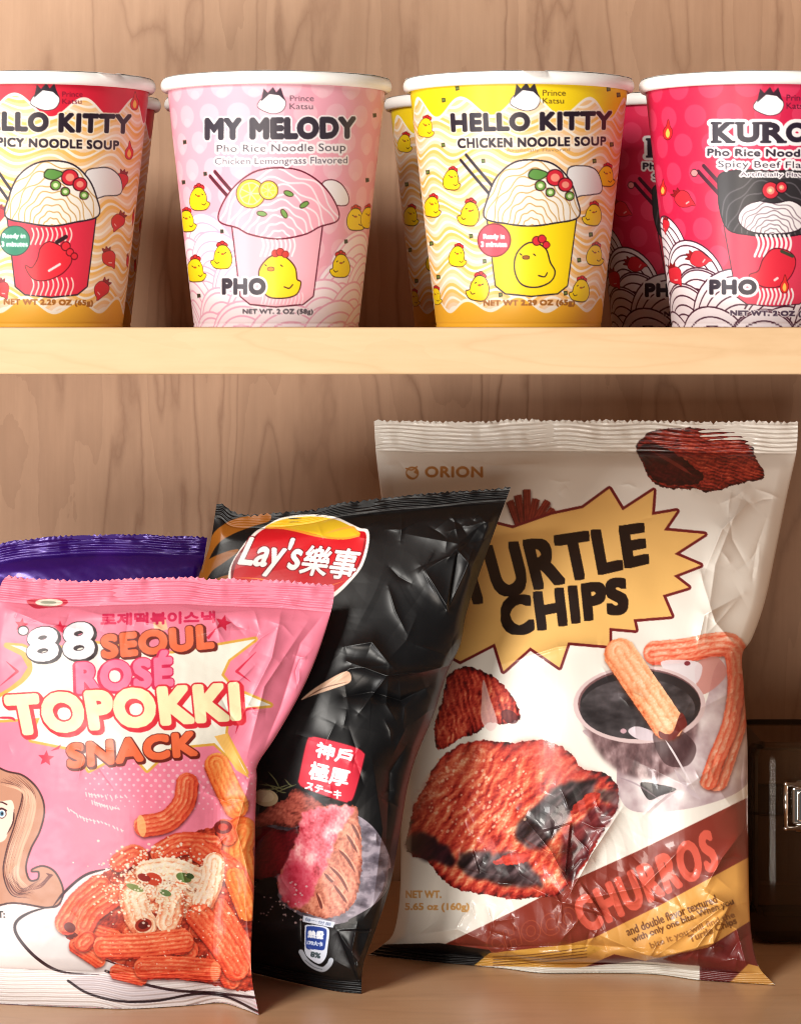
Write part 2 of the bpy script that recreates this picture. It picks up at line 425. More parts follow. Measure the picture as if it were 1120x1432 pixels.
cab_box('side_panel', (XR, XR+.018, YF, YB+.012, FLOOR-.018, .34), M_wall)
cab_box('side_panel', (XL-.018, XL, YF, YB+.012, FLOOR-.018, .34), M_wall)

# ------------------------------------------------------------------ noodle cups
R0, R1, ZB, ZT = 34.5, 45.6, 1.5, 98.8     # mm: foot radius, radius under the rim, body from / to
def r_of(z): return R0+(R1-R0)*z/99.0
def cup_warp(cx):
    Xc = (cx-HX)*D/F*1000
    def f(P):
        P = np.asarray(P, float); Y = np.full(len(P), -40.0); th = np.zeros(len(P)); z = np.zeros(len(P))
        for _ in range(8):
            s = (D*1000+Y)/F; x = (P[:, 0]-HX)*s-Xc; z = (HY-P[:, 1])*s; r = r_of(z)
            q = x/r; th = np.where(np.abs(q) < .98, np.arcsin(np.clip(q, -.98, .98)), np.sign(q)*(1.37+(np.abs(q)-.98)*1.2)); Y = -r*np.cos(th)
        return np.stack([th*40.0, -z], 1)
    return f
CUPX = {'red': 56, 'pink': 386.5, 'yellow': 725, 'crimson': 1055}
PI40 = math.pi*40
def cup_art(cx, bg):
    a = Art(-PI40, -100, PI40, 1, 5.0, bg, cup_warp(cx)); a.pxu = 5.0*.2886; return a
def noodle_waves(a, top, tcol, bcol, ztop, zbot):
    bb = (0, 0, a.w, a.h); X, Y = a.grid(bb); z = -Y
    X = X*(2*math.pi/(2*PI40)*10)      # ten waves round the cup
    p = z+2.3*np.sin(X*1.0+.9*np.sin(z*.13)+z*.03)+.7*np.sin(X*.5+1+z*.07)
    k = p/3.9; fr = k-np.floor(k); band = np.floor(k).astype(int)
    c1 = np.where((band % 3 == 0)[..., None], rgb(248, 192, 105), np.where((band % 3 == 1)[..., None], rgb(250, 218, 184), rgb(250, 206, 150)))
    ln = 1-sm(.10, .17, np.abs(fr-.5)*1.0); col = c1*(1-ln[..., None])+rgb(255, 246, 230)*ln[..., None]
    a.a[:] = col
    for z0, amp, up, colr, ph in ((ztop, 4.2, True, tcol, top), (zbot, 2.6, False, bcol, 2.0)):
        zb = z0+amp*np.sin(X*1.0+ph)+.8*np.sin(X*.5+ph)
        d = (z-zb) if up else (zb-z)
        m = sm(-.12, .12, d); a.put(m, bb, colr)
        lw = 1-sm(.5, .8, np.abs(d+.4)); a.put(lw, bb, (255, 247, 232))
def emblem(a, cx, cy, k, ink, txt, tcol, gap=0):
    """white rounded mark under a dark spiky crown, with the maker's two words"""
    a.blob([(cx-66*k, cy+18*k), (cx-50*k, cy-12*k), (cx-10*k, cy-36*k), (cx+40*k, cy-26*k), (cx+58*k, cy+6*k), (cx+40*k, cy+40*k), (cx, cy+50*k), (cx-40*k, cy+38*k)], (252, 250, 248), [(2.5*k, ink)])
    a.poly([(cx-52*k, cy-2*k), (cx-40*k, cy-62*k), (cx-22*k, cy-42*k), (cx+2*k, cy-68*k), (cx+16*k, cy-44*k), (cx+36*k, cy-66*k), (cx+56*k, cy-6*k), (cx+30*k, cy-30*k), (cx-14*k, cy-36*k)], ink)
    for w, q in zip(('Prince', 'Katsu'), txt): a.text(w, q, tcol, .9*k)
def chick(a, x, y, h, flip=1, dark=(60, 35, 20), comb=(215, 40, 45), rot=0):
    f = flip; k = h/95.0*.88
    def T(P):
        c, s = math.cos(math.radians(rot)), math.sin(math.radians(rot))
        return [(x+k*f*(px*c-py*s), y+k*(px*s+py*c)) for px, py in P]
    for dx, dy, r in ((2, -46, 11), (14, -42, 9), (-9, -42, 8)):
        q = T([(dx, dy)])[0]; a.ell(q[0], q[1], r*k, r*k, comb, 0, [(3*k, (90, 15, 20))])
    a.blob(T([(-34, 20), (-30, -12), (-12, -38), (14, -38), (30, -12), (34, 14), (46, 22), (34, 42), (10, 48), (-22, 44)]), (252, 218, 25), [(3.4*k, dark)])
    a.stroke(T([(-12, -14), (-7, -11)]), 4*k, dark, False); a.stroke(T([(14, -16), (19, -13)]), 4*k, dark, False)
    q = T([(1, -8)])[0]; a.ell(q[0], q[1], 7*k, 4*k, (170, 90, 30))
    a.stroke(T([(14, 24), (24, 28), (31, 20)]), 3.5*k, dark)
def bit(a, x, y, k=1.0, c=(70, 75, 40)):
    k *= .82; a.poly([(x-8*k, y-10*k), (x+9*k, y-11*k), (x+11*k, y+7*k), (x-6*k, y+11*k)], (60, 56, 30)); a.ell(x+1*k, y-1*k, 6*k, 6*k, c)
def chili(a, x, y, k, rot, col=(220, 35, 45), ink=(90, 10, 20)):
    c, s = math.cos(math.radians(rot)), math.sin(math.radians(rot))
    T = lambda P: [(x+k*(p*c-q*s), y+k*(p*s+q*c)) for p, q in P]
    a.poly(T([(-16, -34), (-20, -56), (-6, -44), (2, -60), (8, -44), (22, -52), (16, -32)]), (150, 20, 30), [(2*k, ink)])
    a.blob(T([(-22, -30), (20, -32), (34, -6), (24, 26), (14, 56), (4, 44), (-14, 34), (-32, 8)]), col, [(3.2*k, ink)])
    a.stroke(T([(-6, 22), (8, 26)]), 6*k, (250, 190, 190), False)
def flame(a, x, y, k):
    T = lambda P: [(x+k*p, y+k*q) for p, q in P]
    a.blob(T([(2, -46), (10, -16), (20, 6), (14, 34), (-2, 44), (-18, 32), (-20, 6), (-6, -18)]), (225, 45, 45), [(3*k, (90, 12, 20))])
    a.blob(T([(0, -6), (9, 14), (5, 32), (-4, 34), (-10, 16)]), (252, 200, 90))
def tiny_cup(a, top, bot, ytop, ybot, col, ink, w):
    """the little drawn cup: straight tapered walls, rounded foot"""
    x0, x1 = top; b0, b1 = bot; h = ybot-ytop
    P = [(x0, ytop), (x1, ytop), (b1+(x1-b1)*.12, ybot-h*.12), (b1-(b1-b0)*.12, ybot-h*.03), (b0+(b1-b0)*.5, ybot), (b0+(b1-b0)*.12, ybot-h*.03), (b0+(x0-b0)*.12, ybot-h*.12)]
    Q = []
    for i in range(len(P)):
        p, q = np.array(P[i]), np.array(P[(i+1) % len(P)])
        for t in np.linspace(0, 1, 6, endpoint=False): Q.append(p+(q-p)*t)
    a.poly(Q, col, [(w, ink)], dense=False)
def heap(a, P, fill, line, ink, w, seed, n=9, lw=5):
    """a heaped mound of noodles drawn over the little cup: outline and wavy strands"""
    P = spline(P); m, bb = a.cover([a.tf(P)], (np.ptp(P[:, 1])*.35+20)*a.k); a.layers(m, bb, fill, [(w, ink)])
    x0, y0 = P.min(0); x1, y1 = P.max(0); r = random.Random(seed); save = a.a.copy() if False else None
    before = a.a[bb[1]:bb[3], bb[0]:bb[2]].copy()
    cx, cy = (x0+x1)/2, y1+(y1-y0)*.1
    for k in range(n):
        f = (k+1)/(n+.6); rx, ry = (x1-x0)*.56*f, (y1-y0)*1.12*f
        ph = r.random()*6; pts = []
        for t in np.linspace(180, 360, 26):
            q = 1+.045*math.sin(t*.16+ph); pts.append((cx+rx*q*math.cos(math.radians(t)), cy+ry*q*math.sin(math.radians(t))))
        a.stroke(pts, lw, line)
    v = a.a[bb[1]:bb[3], bb[0]:bb[2]]; v[:] = before*(1-m[..., None])+v*m[..., None]
    er = dilate(m, w*a.k)
    ring = np.clip(er-m, 0, 1); a.put(ring, bb, ink)
def garnish(a, x, y, k):
    for dx, dy, r, c, q in ((0, 0, 34, (214, 40, 58), (246, 150, 130)), (44, 30, 28, (214, 40, 58), (246, 150, 130)), (-62, 34, 20, (110, 160, 70), (220, 236, 180)), (-20, 62, 17, (110, 160, 70), (220, 236, 180)), (62, 78, 17, (110, 160, 70), (220, 236, 180))):
        a.ell(x+dx*k, y+dy*k, r*k, r*k*.94, c, 0, [(5*k, (70, 20, 30))]); a.ell(x+dx*k, y+dy*k, r*k*.55, r*k*.5, q)
    a.blob([(x-34*k, y-18*k), (x-90*k, y-34*k), (x-110*k, y-6*k), (x-70*k, y+8*k)], (96, 150, 70), [(5*k, (50, 50, 30))])
def lemon(a, x, y, r):
    a.ell(x, y, r, r, (252, 214, 30), 0, [(5, (95, 60, 30))]); a.ell(x, y, r*.82, r*.82, (253, 240, 170)); 
    for k in range(7):
        t = k*2*math.pi/7; a.poly([(x+r*.1*math.cos(t+.45), y+r*.1*math.sin(t+.45)), (x+r*.72*math.cos(t+.06), y+r*.72*math.sin(t+.06)), (x+r*.76*math.cos(t+.45), y+r*.76*math.sin(t+.45)), (x+r*.72*math.cos(t+.84), y+r*.72*math.sin(t+.84))], (250, 216, 50))
def noodle_strip(a, x0, x1, y0, y1, col, n, w, amp=6, seed=0):
    for k in range(n):
        x = x0+(x1-x0)*k/(n-1); L = y1-y0
        a.stroke([(x+amp*math.sin(t*4+seed), y0+L*t) for t in np.linspace(0, 1, 7)], w, col)
def fans(a, bound, base, line, lw, R, seed, dz):
    """overlapping fans of noodles, back to front, in cup millimetres"""
    r = random.Random(seed); a.raw(); zs = np.arange(70, -30, -dz); row = 0
    for z in zs:
        row += 1; xs = np.arange(-PI40-R, PI40+R, R*1.25)
        for x in xs:
            x = x+(row % 2)*R*.62+r.uniform(-4, 4); zz = z+r.uniform(-2.5, 2.5); rr = R*r.uniform(.85, 1.2); tilt = r.uniform(-.35, .35)
            if zz+rr*.9 > bound(x): continue
            a.ell(x, -zz, rr, rr, base, 0, [(lw, line)])
            cx, cz = x+rr*tilt, -(zz-rr*.25)
            for q in np.arange(.16, .98, 3.1/rr):
                a.stroke(ellipse(x+(cx-x)*(1-q), -zz+(cz+zz)*(1-q), rr*q, rr*q, 0, 26, 180, 360), lw, line, False)
INK = (38, 26, 40)
def art_yellow():
    a = cup_art(CUPX['yellow'], (250, 220, 170)); noodle_waves(a, 1.2, (252, 218, 28), (250, 186, 52), 90.5, 9.0)
    a.frame(530, 80, 3.027)
    for x, y, h, f in ((195, 285, 95, 1), (305, 505, 100, 1), (222, 620, 100, 1), (385, 650, 118, -1), (330, 830, 100, 1), (425, 965, 125, -1), (235, 1000, 80, 1), (908, 655, 105, -1), (912, 825, 100, 1), (855, 975, 110, -1), (960, 490, 100, 1)):
        chick(a, x, y, h, f, rot=f*8)
    for x, y in ((330, 122), (272, 172), (970, 125), (1012, 150), (270, 362), (440, 430), (910, 430), (388, 748), (445, 855), (845, 850), (513, 997), (788, 990), (250, 922), (895, 742), (205, 478), (983, 360), (220, 780)): bit(a, x, y, 1.15, (110, 130, 60))
    a.raw()
    for k, (x, z) in enumerate([(x+(j % 2)*9, z) for j, z in enumerate((72, 58, 44, 30, 18)) for x in (-118, -98, -78, 72, 92, 112)]):
        a.fr = None; chick(a, x+(k*7 % 5), -z, 8.5, 1 if k % 2 else -1)
    a.frame(530, 80, 3.027)
    a.stroke([(345, 425), (480, 585)], 13, INK, False); a.stroke([(368, 403), (500, 560)], 13, INK, False)
    a.blob([(800, 470), (860, 452), (915, 468), (940, 520), (938, 560), (900, 570), (850, 576), (810, 590)], (242, 240, 240), [(5, INK)])
    tiny_cup(a, (455, 838), (500, 790), 640, 1000, (254, 222, 22), INK, 6)
    heap(a, [(450, 668), (462, 590), (500, 500), (570, 440), (650, 428), (735, 445), (800, 505), (835, 590), (842, 665), (740, 690), (640, 702), (540, 692)], (246, 240, 228), (206, 160, 92), INK, 6, 3, 10, 5)
    garnish(a, 745, 500, 1.0)
    a.blob([(575, 880), (590, 815), (640, 778), (700, 800), (722, 860), (742, 900), (722, 940), (660, 962), (600, 945)], (254, 222, 22), [(6, INK)])
    for x, y, r in ((668, 768, 17), (690, 760, 15), (708, 785, 13)): a.ell(x, y, r, r, (215, 40, 55), 0, [(4, (90, 12, 20))])
    a.ell(622, 838, 14, 7, (165, 95, 30), 0, [(2, INK)]); a.stroke([(596, 822), (604, 828)], 5, INK, False); a.stroke([(654, 824), (662, 830)], 5, INK, False); a.stroke([(675, 915), (700, 920), (712, 903)], 6, INK)
    a.ell(487, 765, 66, 66, (232, 62, 84), 0, [(6, (120, 10, 30))])
    a.text('Ready in', (442, 740, 530, 764), (255, 240, 242), 1.5); a.text('3 minutes', (432, 772, 540, 792), (255, 240, 242), 1.5)
    a.text('HELLO KITTY', [(306, 232), (984, 222), (982, 292), (310, 302)], INK, 7, [(11, (255, 240, 215))], space=1.12)
    a.text('CHICKEN NOODLE SOUP', [(333, 335), (960, 327), (960, 362), (335, 374)], INK, 2.8, [(9, (255, 240, 215))], space=1.1)
    a.text('Artificially Flavored', [(538, 378), (808, 374), (808, 392), (538, 396)], (165, 130, 95), .5)
    emblem(a, 622, 165, 1.0, INK, ((693, 128, 790, 153), (693, 162, 782, 186)), (70, 50, 20))
    a.text('NET WT 2.29 OZ (65g)', [(443, 1020), (828, 1018), (828, 1046), (443, 1048)], (165, 105, 45), 1.6, space=1.05)
    return a
def art_red():
    a = cup_art(CUPX['red'], (250, 220, 170)); noodle_waves(a, 2.6, (218, 32, 58), (250, 186, 62), 90.0, 8.5)
    a.frame(0, 80, 3.58)
    for x, y, k, r in ((608, 605, .95, 15), (590, 810, .95, 35), (545, 995, 1.0, -15), (508, 1150, 1.05, 35), (12, 1150, .95, -10), (-10, 775, .9, 20), (700, 790, .7, 10), (660, 1010, .7, -20)): chili(a, x, y, k, r)
    flame(a, 675, 208, 1.0); flame(a, 647, 455, 1.0)
    for k, (x, z) in enumerate([(x+(j % 2)*9, z) for j, z in enumerate((72, 58, 44, 30, 18)) for x in (-118, -98, -78, 72, 92, 112)]):
        a.fr = None; chili(a, x, -z, .09, (k*53) % 60-30)
    a.frame(0, 80, 3.58)
    a.stroke([(-30, 530), (80, 690)], 15, INK, False); a.stroke([(-60, 560), (60, 730)], 15, INK, False)
    a.blob([(430, 570), (490, 545), (550, 548), (598, 590), (610, 650), (590, 676), (530, 680), (450, 690)], (242, 240, 240), [(6, INK)])
    tiny_cup(a, (34, 484), (85, 428), 750, 1188, (226, 48, 74), INK, 7)
    noodle_strip(a, 160, 350, 845, 925, (250, 215, 205), 9, 8, 9); noodle_strip(a, 160, 358, 1095, 1180, (250, 215, 205), 9, 8, 9)
    heap(a, [(32, 785), (48, 690), (92, 590), (170, 528), (265, 510), (365, 530), (440, 600), (480, 690), (490, 780), (370, 812), (260, 830), (140, 815)], (246, 240, 228), (206, 160, 92), INK, 7, 5, 10, 6)
    garnish(a, 350, 590, 1.15)
    a.blob([(128, 1035), (160, 1045), (190, 1000), (205, 945), (245, 915), (300, 935), (345, 975), (355, 1015), (310, 1070), (230, 1104), (165, 1095)], (226, 42, 58), [(6, (100, 10, 25))])
    a.stroke([(285, 915), (330, 888)], 22, (50, 25, 30), False); a.stroke([(245, 1058), (300, 1025)], 12, (252, 215, 215), False)
    for x, y, r in ((330, 935, 20), (350, 965, 16), (372, 985, 14)): a.ell(x, y, r, r, (226, 42, 58), 0, [(5, (100, 10, 25))])
    a.ell(75, 907, 72, 72, (22, 128, 96), 0, [(6, (15, 60, 50))])
    a.text('Ready in', (14, 872, 126, 900), (235, 250, 244), 1.7); a.text('3 minutes', (8, 912, 138, 936), (235, 250, 244), 1.7)
    a.text('HELLO KITTY', [(-150, 262), (656, 280), (652, 366), (-150, 348)], INK, 8, [(13, (255, 240, 215))], space=1.12)
    a.text('SPICY NOODLE SOUP', [(-45, 390), (595, 408), (595, 450), (-45, 432)], INK, 3.4, [(10, (255, 240, 215))], space=1.1)
    emblem(a, 230, 195, 1.15, INK, ((312, 160, 414, 186), (312, 196, 408, 222)), (110, 14, 40))
    a.text('NET WT 2.29 OZ (65g)', [(20, 1200), (465, 1206), (465, 1238), (20, 1234)], (170, 105, 40), 1.9, space=1.05)
    return a
def soft_circles(a, bg, fg, R, dx, dz, tag_=0, alpha=.55, ring=None):
    a.raw(); row = 0
    for z in np.arange(98, -6, -dz):
        row += 1
        for i in range(int(2*PI40/dx)):
            x = -PI40+(i+.5*(row % 2))*(2*PI40/int(2*PI40/dx))
            a.ell(x, -z, R, R*.95, fg, 0, [(.5, ring)] if ring else None, alpha)
            if tag_: a.ell(x, -z+R*.62, R*.52, R*.42, fg, 0, None, alpha)
def art_pink():
    a = cup_art(CUPX['pink'], (244, 172, 190)); soft_circles(a, None, (249, 200, 211), 4.6, 12.5, 11, 1, .6)
    bound = lambda x: 50-22*math.exp(-((x)/26.0)**2)-(6 if x > 0 else 0)
    fans(a, bound, (252, 236, 242), (240, 176, 200), .75, 19, 4, 10)
    a.frame(210, 80, 3.2)
    for x, y, h, f in ((215, 620, 120, 1), (918, 712, 115, 1), (325, 880, 125, -1), (855, 920, 120, -1), (200, 940, 120, 1), (978, 705, 110, 1), (160, 720, 110, 1)): chick(a, x, y, h, f)
    for x, y in ((153, 370), (148, 550), (245, 512), (970, 540), (1003, 250), (320, 770), (875, 815), (217, 1058)): bit(a, x, y, 1.1, (60, 60, 55))
    for k, (x, z) in enumerate([(x, z) for z in (50, 30) for x in (-112, -88, 80, 104)]):
        a.fr = None; chick(a, x+(k % 3)*3, -z, 10, 1 if k % 2 else -1)
    a.frame(210, 80, 3.2)
    a.stroke([(268, 522), (345, 610)], 17, (95, 25, 45), False); a.stroke([(290, 502), (365, 590)], 17, (95, 25, 45), False)
    a.blob([(770, 560), (810, 540), (855, 560), (885, 610), (880, 648), (830, 650), (780, 640)], (248, 240, 242), [(5, (95, 25, 45))])
    tiny_cup(a, (365, 772), (410, 722), 720, 1105, (248, 182, 196), (95, 25, 45), 6)
    noodle_strip(a, 500, 640, 800, 880, (253, 238, 242), 8, 8, 8); noodle_strip(a, 500, 680, 1045, 1095, (252, 228, 234), 12, 5, 4)
    heap(a, [(310, 720), (330, 640), (390, 560), (470, 505), (565, 488), (670, 500), (760, 555), (825, 640), (840, 715), (760, 745), (690, 780), (570, 800), (450, 780), (390, 750)], (249, 178, 194), (253, 232, 238), (105, 28, 48), 6, 8, 10, 8)
    lemon(a, 450, 600, 62); lemon(a, 530, 585, 40)
    for x, y, q in ((620, 600, 20), (690, 650, -30), (600, 690, 60), (500, 690, 10)): a.ell(x, y, 20, 9, (120, 160, 80), q, [(4, (70, 60, 40))])
    a.blob([(490, 975), (500, 925), (545, 882), (600, 885), (645, 930), (655, 985), (672, 1000), (652, 1050), (585, 1066), (520, 1052)], (252, 222, 30), [(6, (80, 40, 30))])
    for x, y, r in ((560, 868, 15), (582, 862, 16), (605, 872, 14)): a.ell(x, y, r, r, (205, 60, 50), 0, [(3, (110, 20, 20))])
    a.ell(540, 938, 15, 8, (225, 140, 40), 0, [(3, (80, 40, 30))]); a.stroke([(513, 918), (521, 924)], 5, (80, 40, 30), False); a.stroke([(584, 920), (592, 926)], 5, (80, 40, 30), False); a.stroke([(600, 1018), (622, 1024), (638, 1008)], 6, (80, 40, 30))
    G = (58, 50, 62)
    a.text('MY MELODY', [(250, 268), (916, 262), (916, 346), (250, 354)], G, 8, [(15, (253, 243, 246))], space=1.08)
    a.text('Pho Rice Noodle Soup', [(298, 382), (874, 374), (874, 420), (298, 424)], G, 1.1, [(11, (253, 243, 246))], space=1.06)
    a.text('Chicken Lemongrass Flavored', [(290, 440), (882, 434), (882, 474), (290, 480)], (85, 75, 92), .6, [(9, (253, 243, 246))], space=1.02)
    a.text('PHO', (325, 984, 512, 1048), G, 7, [(16, (253, 243, 246))], space=1.12)
    emblem(a, 548, 190, 1.0, (60, 38, 55), ((626, 160, 732, 186), (624, 196, 728, 222)), (92, 75, 85))
    a.text('NET WT. 2 OZ (58g)', [(415, 1118), (728, 1118), (728, 1144), (415, 1144)], (95, 85, 95), 1.4, [(7, (252, 236, 242))], space=1.04)
    return a
def art_crimson():
    a = cup_art(CUPX['crimson'], (214, 32, 76)); soft_circles(a, None, (232, 72, 108), 4.9, 13.5, 11.5, 0, .62)
    bound = lambda x: 50-24*math.exp(-((x)/28.0)**2)
    fans(a, bound, (250, 240, 246), (70, 20, 45), .62, 21, 9, 10.5)
    a.frame(840, 80, 3.58)
    for x, y, k, r in ((412, 700, 1.15, -50), (490, 1000, 1.15, -70), (368, 1080, 1.1, -20), (315, 830, .8, 10)): chili(a, x, y, k, r, (226, 45, 62))
    flame(a, 335, 352, 1.1); flame(a, 310, 642, .9)
    for k, (x, z) in enumerate([(x, z) for z in (72, 52, 32) for x in (-112, -88, 80, 104)]):
        a.fr = None; chili(a, x+(k % 3)*3, -z, .1, (k*53) % 60-30)
    a.frame(840, 80, 3.58)
    K = (70, 12, 40)
    a.stroke([(488, 560), (640, 725)], 20, K, False); a.stroke([(515, 532), (660, 690)], 20, K, False); a.ell(468, 568, 16, 16, (240, 150, 150), 0, [(4, (60, 20, 35))])
    tiny_cup(a, (618, 1095), (690, 1035), 830, 1235, (226, 62, 92), (60, 14, 36), 6)
    heap(a, [(600, 760), (590, 660), (600, 575), (720, 555), (860, 560), (1000, 555), (1115, 580), (1125, 680), (1110, 780), (1090, 850), (960, 880), (860, 886), (740, 876), (640, 850)], (48, 44, 48), (92, 86, 92), (28, 18, 28), 6, 12, 9, 7)
    heap(a, [(690, 800), (720, 740), (790, 712), (870, 722), (950, 710), (1010, 745), (1025, 805), (980, 855), (860, 872), (740, 855)], (246, 240, 242), (150, 130, 140), (40, 20, 34), 5, 14, 8, 6)
    for x, y, r in ((850, 655, 40), (905, 640, 26)): a.ell(x, y, r, r, (214, 38, 58), 10, [(5, (40, 12, 24))]); a.ell(x, y, r*.5, r*.5, (246, 150, 130)); a.ell(x-2, y, r*.22, r*.22, (250, 226, 170))
    noodle_strip(a, 780, 940, 880, 985, (246, 240, 240), 8, 13, 12); noodle_strip(a, 790, 955, 1150, 1225, (246, 240, 240), 9, 11, 8)
    a.blob([(745, 1085), (790, 1060), (815, 1000), (860, 952), (920, 955), (965, 985), (972, 1030), (945, 1090), (890, 1135), (810, 1135)], (222, 40, 62), [(6, (90, 10, 30))])
    a.stroke([(905, 960), (960, 985)], 16, (60, 70, 50), False); flame(a, 920, 1125, 1.0); a.stroke([(870, 1105), (885, 1095)], 12, (252, 215, 215), False)
    Wt = (252, 246, 248); G = (42, 30, 48)
    for col, bold, ex in ((Wt, 26, 14), (G, 8, 0)):
        for ch, x0, x1 in (('K', 566, 650), ('U', 690, 786), ('R', 816, 912), ('O', 934, 1030), ('M', 1056, 1160), ('I', 1186, 1192)): a.text(ch, (x0, 322, x1, 408), col, bold)
        for x0, x1, y in ((556, 600, 318), (628, 664, 318), (556, 600, 412), (630, 668, 412), (678, 716, 318), (764, 800, 318), (804, 850, 318), (804, 848, 412), (886, 926, 412), (1044, 1080, 412), (1138, 1172, 412)): a.stroke([(x0-ex/3, y), (x1+ex/3, y)], 13+ex*2, col, False)
    a.text('Pho Rice Noodle Soup', [(535, 447), (1225, 452), (1225, 500), (535, 492)], G, 1.6, [(13, Wt)], space=1.06)
    a.text('Spicy Beef Flavored', [(588, 506), (1180, 512), (1180, 556), (588, 550)], G, 1.0, [(12, Wt)], space=1.05)
    a.text('Artificially Flavored', [(698, 564), (1110, 568), (1110, 592), (698, 590)], (70, 55, 75), .6, [(8, Wt)])
    a.text('PHO', (548, 1108, 774, 1172), G, 8, [(20, Wt)], space=1.12)
    emblem(a, 845, 218, 1.2, (52, 22, 40), ((930, 176, 1040, 206), (930, 216, 1034, 246)), (80, 14, 42))
    a.text('NET WT. 2 OZ (58g)', [(650, 1258), (1088, 1262), (1088, 1292), (650, 1288)], (80, 60, 85), 1.8, [(8, Wt)], space=1.04)
    return a
M_cup = print_mat('printed_cup_paper', .46, .08, .35, .77, .05, .18)
M_rim = plain('white_paper_rim', (.86, .835, .81), .45, 0, .4)
M_lid = plain('foil_lid', (.80, .78, .76), .5, 0, .4)
def cup_body_mesh(name, a):
    th = np.concatenate([np.linspace(-math.pi, -1.95, 90, endpoint=False), np.linspace(-1.95, 1.95, 590, endpoint=False), np.linspace(1.95, math.pi, 90, endpoint=False)])
    z = np.concatenate([np.linspace(ZT, 2.6, 370), [2.2, 1.9, 1.2, .5, .15, 0, 0.1, 2.0]])
    r = r_of(z); r[-8:] = r_of(2.2)+np.array([0, -.15, -.25, -.1, -.2, -.6, -1.6, -2.0])
    # paper seam at the back, faint waviness
    T, Z = np.meshgrid(th, z); Rr = np.repeat(r[:, None], len(th), 1)+.12*(n2(T*3, Z*.05, 4)-.5)
    Rr = Rr+.35*sm(2.95, 2.98, T)
    P = np.stack([Rr*np.sin(T), -Rr*np.cos(T), Z], -1)/1000
    c = a.sample(T*40.0, -Z)
    return grid_mesh(name, P, c, M_cup, wrap=True, flip=True)
def rim_mesh():
    bm = bmesh.new(); prof = []
    for t in np.linspace(200, -170, 22):
        prof.append((46.6/1000+.00185*math.cos(math.radians(t)), .1012+.0027*math.sin(math.radians(t))))
    lathe(bm, prof, 128); bmesh.ops.recalc_face_normals(bm, faces=bm.faces)
    return bm_mesh('rim', bm, M_rim, True)
def lid_mesh(seed):
    """peel-off foil lid: flat disc, crimped lip lapping over the bead, one short pull tab"""
    r = np.random.default_rng(seed); n = 200; bm = bmesh.new(); th = np.arange(n)/n*2*math.pi
    cr = np.interp(th, np.linspace(0, 2*math.pi, 41), np.append(r.random(40), 0)); rings = []
    for q, zz, w in ((0.004, .1034, 0), (.030, .1035, .1), (.0440, .1035, .2), (.0458, .1038, .5), (.0468, .1041, 1), (.0476, .1039, 1.2)):
        rr = q+.00025*w*(cr-.5)+.0001*w*np.sin(th*36); z = zz+.00035*w*(cr-.4)*(np.abs(np.sin(th*11)))
        tabw = np.exp(-((th-5.35)/.09)**8)
        if q > .0465: rr = rr+.0045*tabw*(1 if q < .0475 else 1.25); z = z-.0008*tabw
        rings.append([bm.verts.new((rr[k]*math.cos(th[k]), rr[k]*math.sin(th[k]), z[k])) for k in range(n)])
    for A, B in zip(rings, rings[1:]):
        for k in range(n): bm.faces.new((A[k], A[(k+1) % n], B[(k+1) % n], B[k]))
    bm.faces.new(rings[0]); bmesh.ops.recalc_face_normals(bm, faces=bm.faces)
    return bm_mesh('lid', bm, M_lid, True)
RIM = rim_mesh()
def noodle_cup(mesh, x, y, label, group, rot=0, seed=1):
    t = thing('noodle_cup', (x, y, SHELF), label, 'noodle cup', group)
    link(bpy.data.objects.new('cup_body', mesh), t); link(bpy.data.objects.new('rim', RIM), t); ld = link(bpy.data.objects.new('lid', lid_mesh(seed)), t); ld.rotation_euler.z = (0, .1, 2.2, -.55, .35, 3.0, 1.0, 2.0, 4.0)[seed]
    t.rotation_euler.z = rot; return t
def cupx(px, Y=0.0): return (px-HX)*(D+Y)/F
GF, GB = 'noodle cups in the front row on the shelf', 'noodle cups in the back row on the shelf'
mesh_red = cup_body_mesh('red_cup_body', art_red()); mesh_pink = cup_body_mesh('pink_cup_body', art_pink())
mesh_yel = cup_body_mesh('yellow_cup_body', art_yellow()); mesh_cri = cup_body_mesh('crimson_cup_body', art_crimson())
noodle_cup(mesh_red, cupx(56), 0, 'red topped noodle cup with orange waves and a green round badge, front row', GF, 0, 1)
noodle_cup(mesh_pink, cupx(386.5), 0, 'pale pink noodle cup with yellow chicks standing in the front row', GF, 0, 2)
noodle_cup(mesh_yel, cupx(725), 0, 'yellow topped noodle cup with orange waves and a red round badge, front row', GF, 0, 3)
noodle_cup(mesh_cri, cupx(1055), 0, 'crimson noodle cup with white noodle fans, in front at the right end', GF, 0, 4)
YC = .104
noodle_cup(mesh_red, cupx(76, YC), YC, 'red noodle cup half hidden behind the front red topped cup', GB, 0, 5)
noodle_cup(mesh_pink, cupx(379, YC), YC, 'pink noodle cup almost hidden behind the front pale pink cup', GB, 0, 6)
noodle_cup(mesh_yel, cupx(686, YC), YC, 'shaded yellow noodle cup peeking out left behind the front yellow cup', GB, 0, 7)
noodle_cup(mesh_cri, cupx(962, YC), YC, 'shaded crimson noodle cup seen between the front yellow and crimson cups', GB, 0, 8)

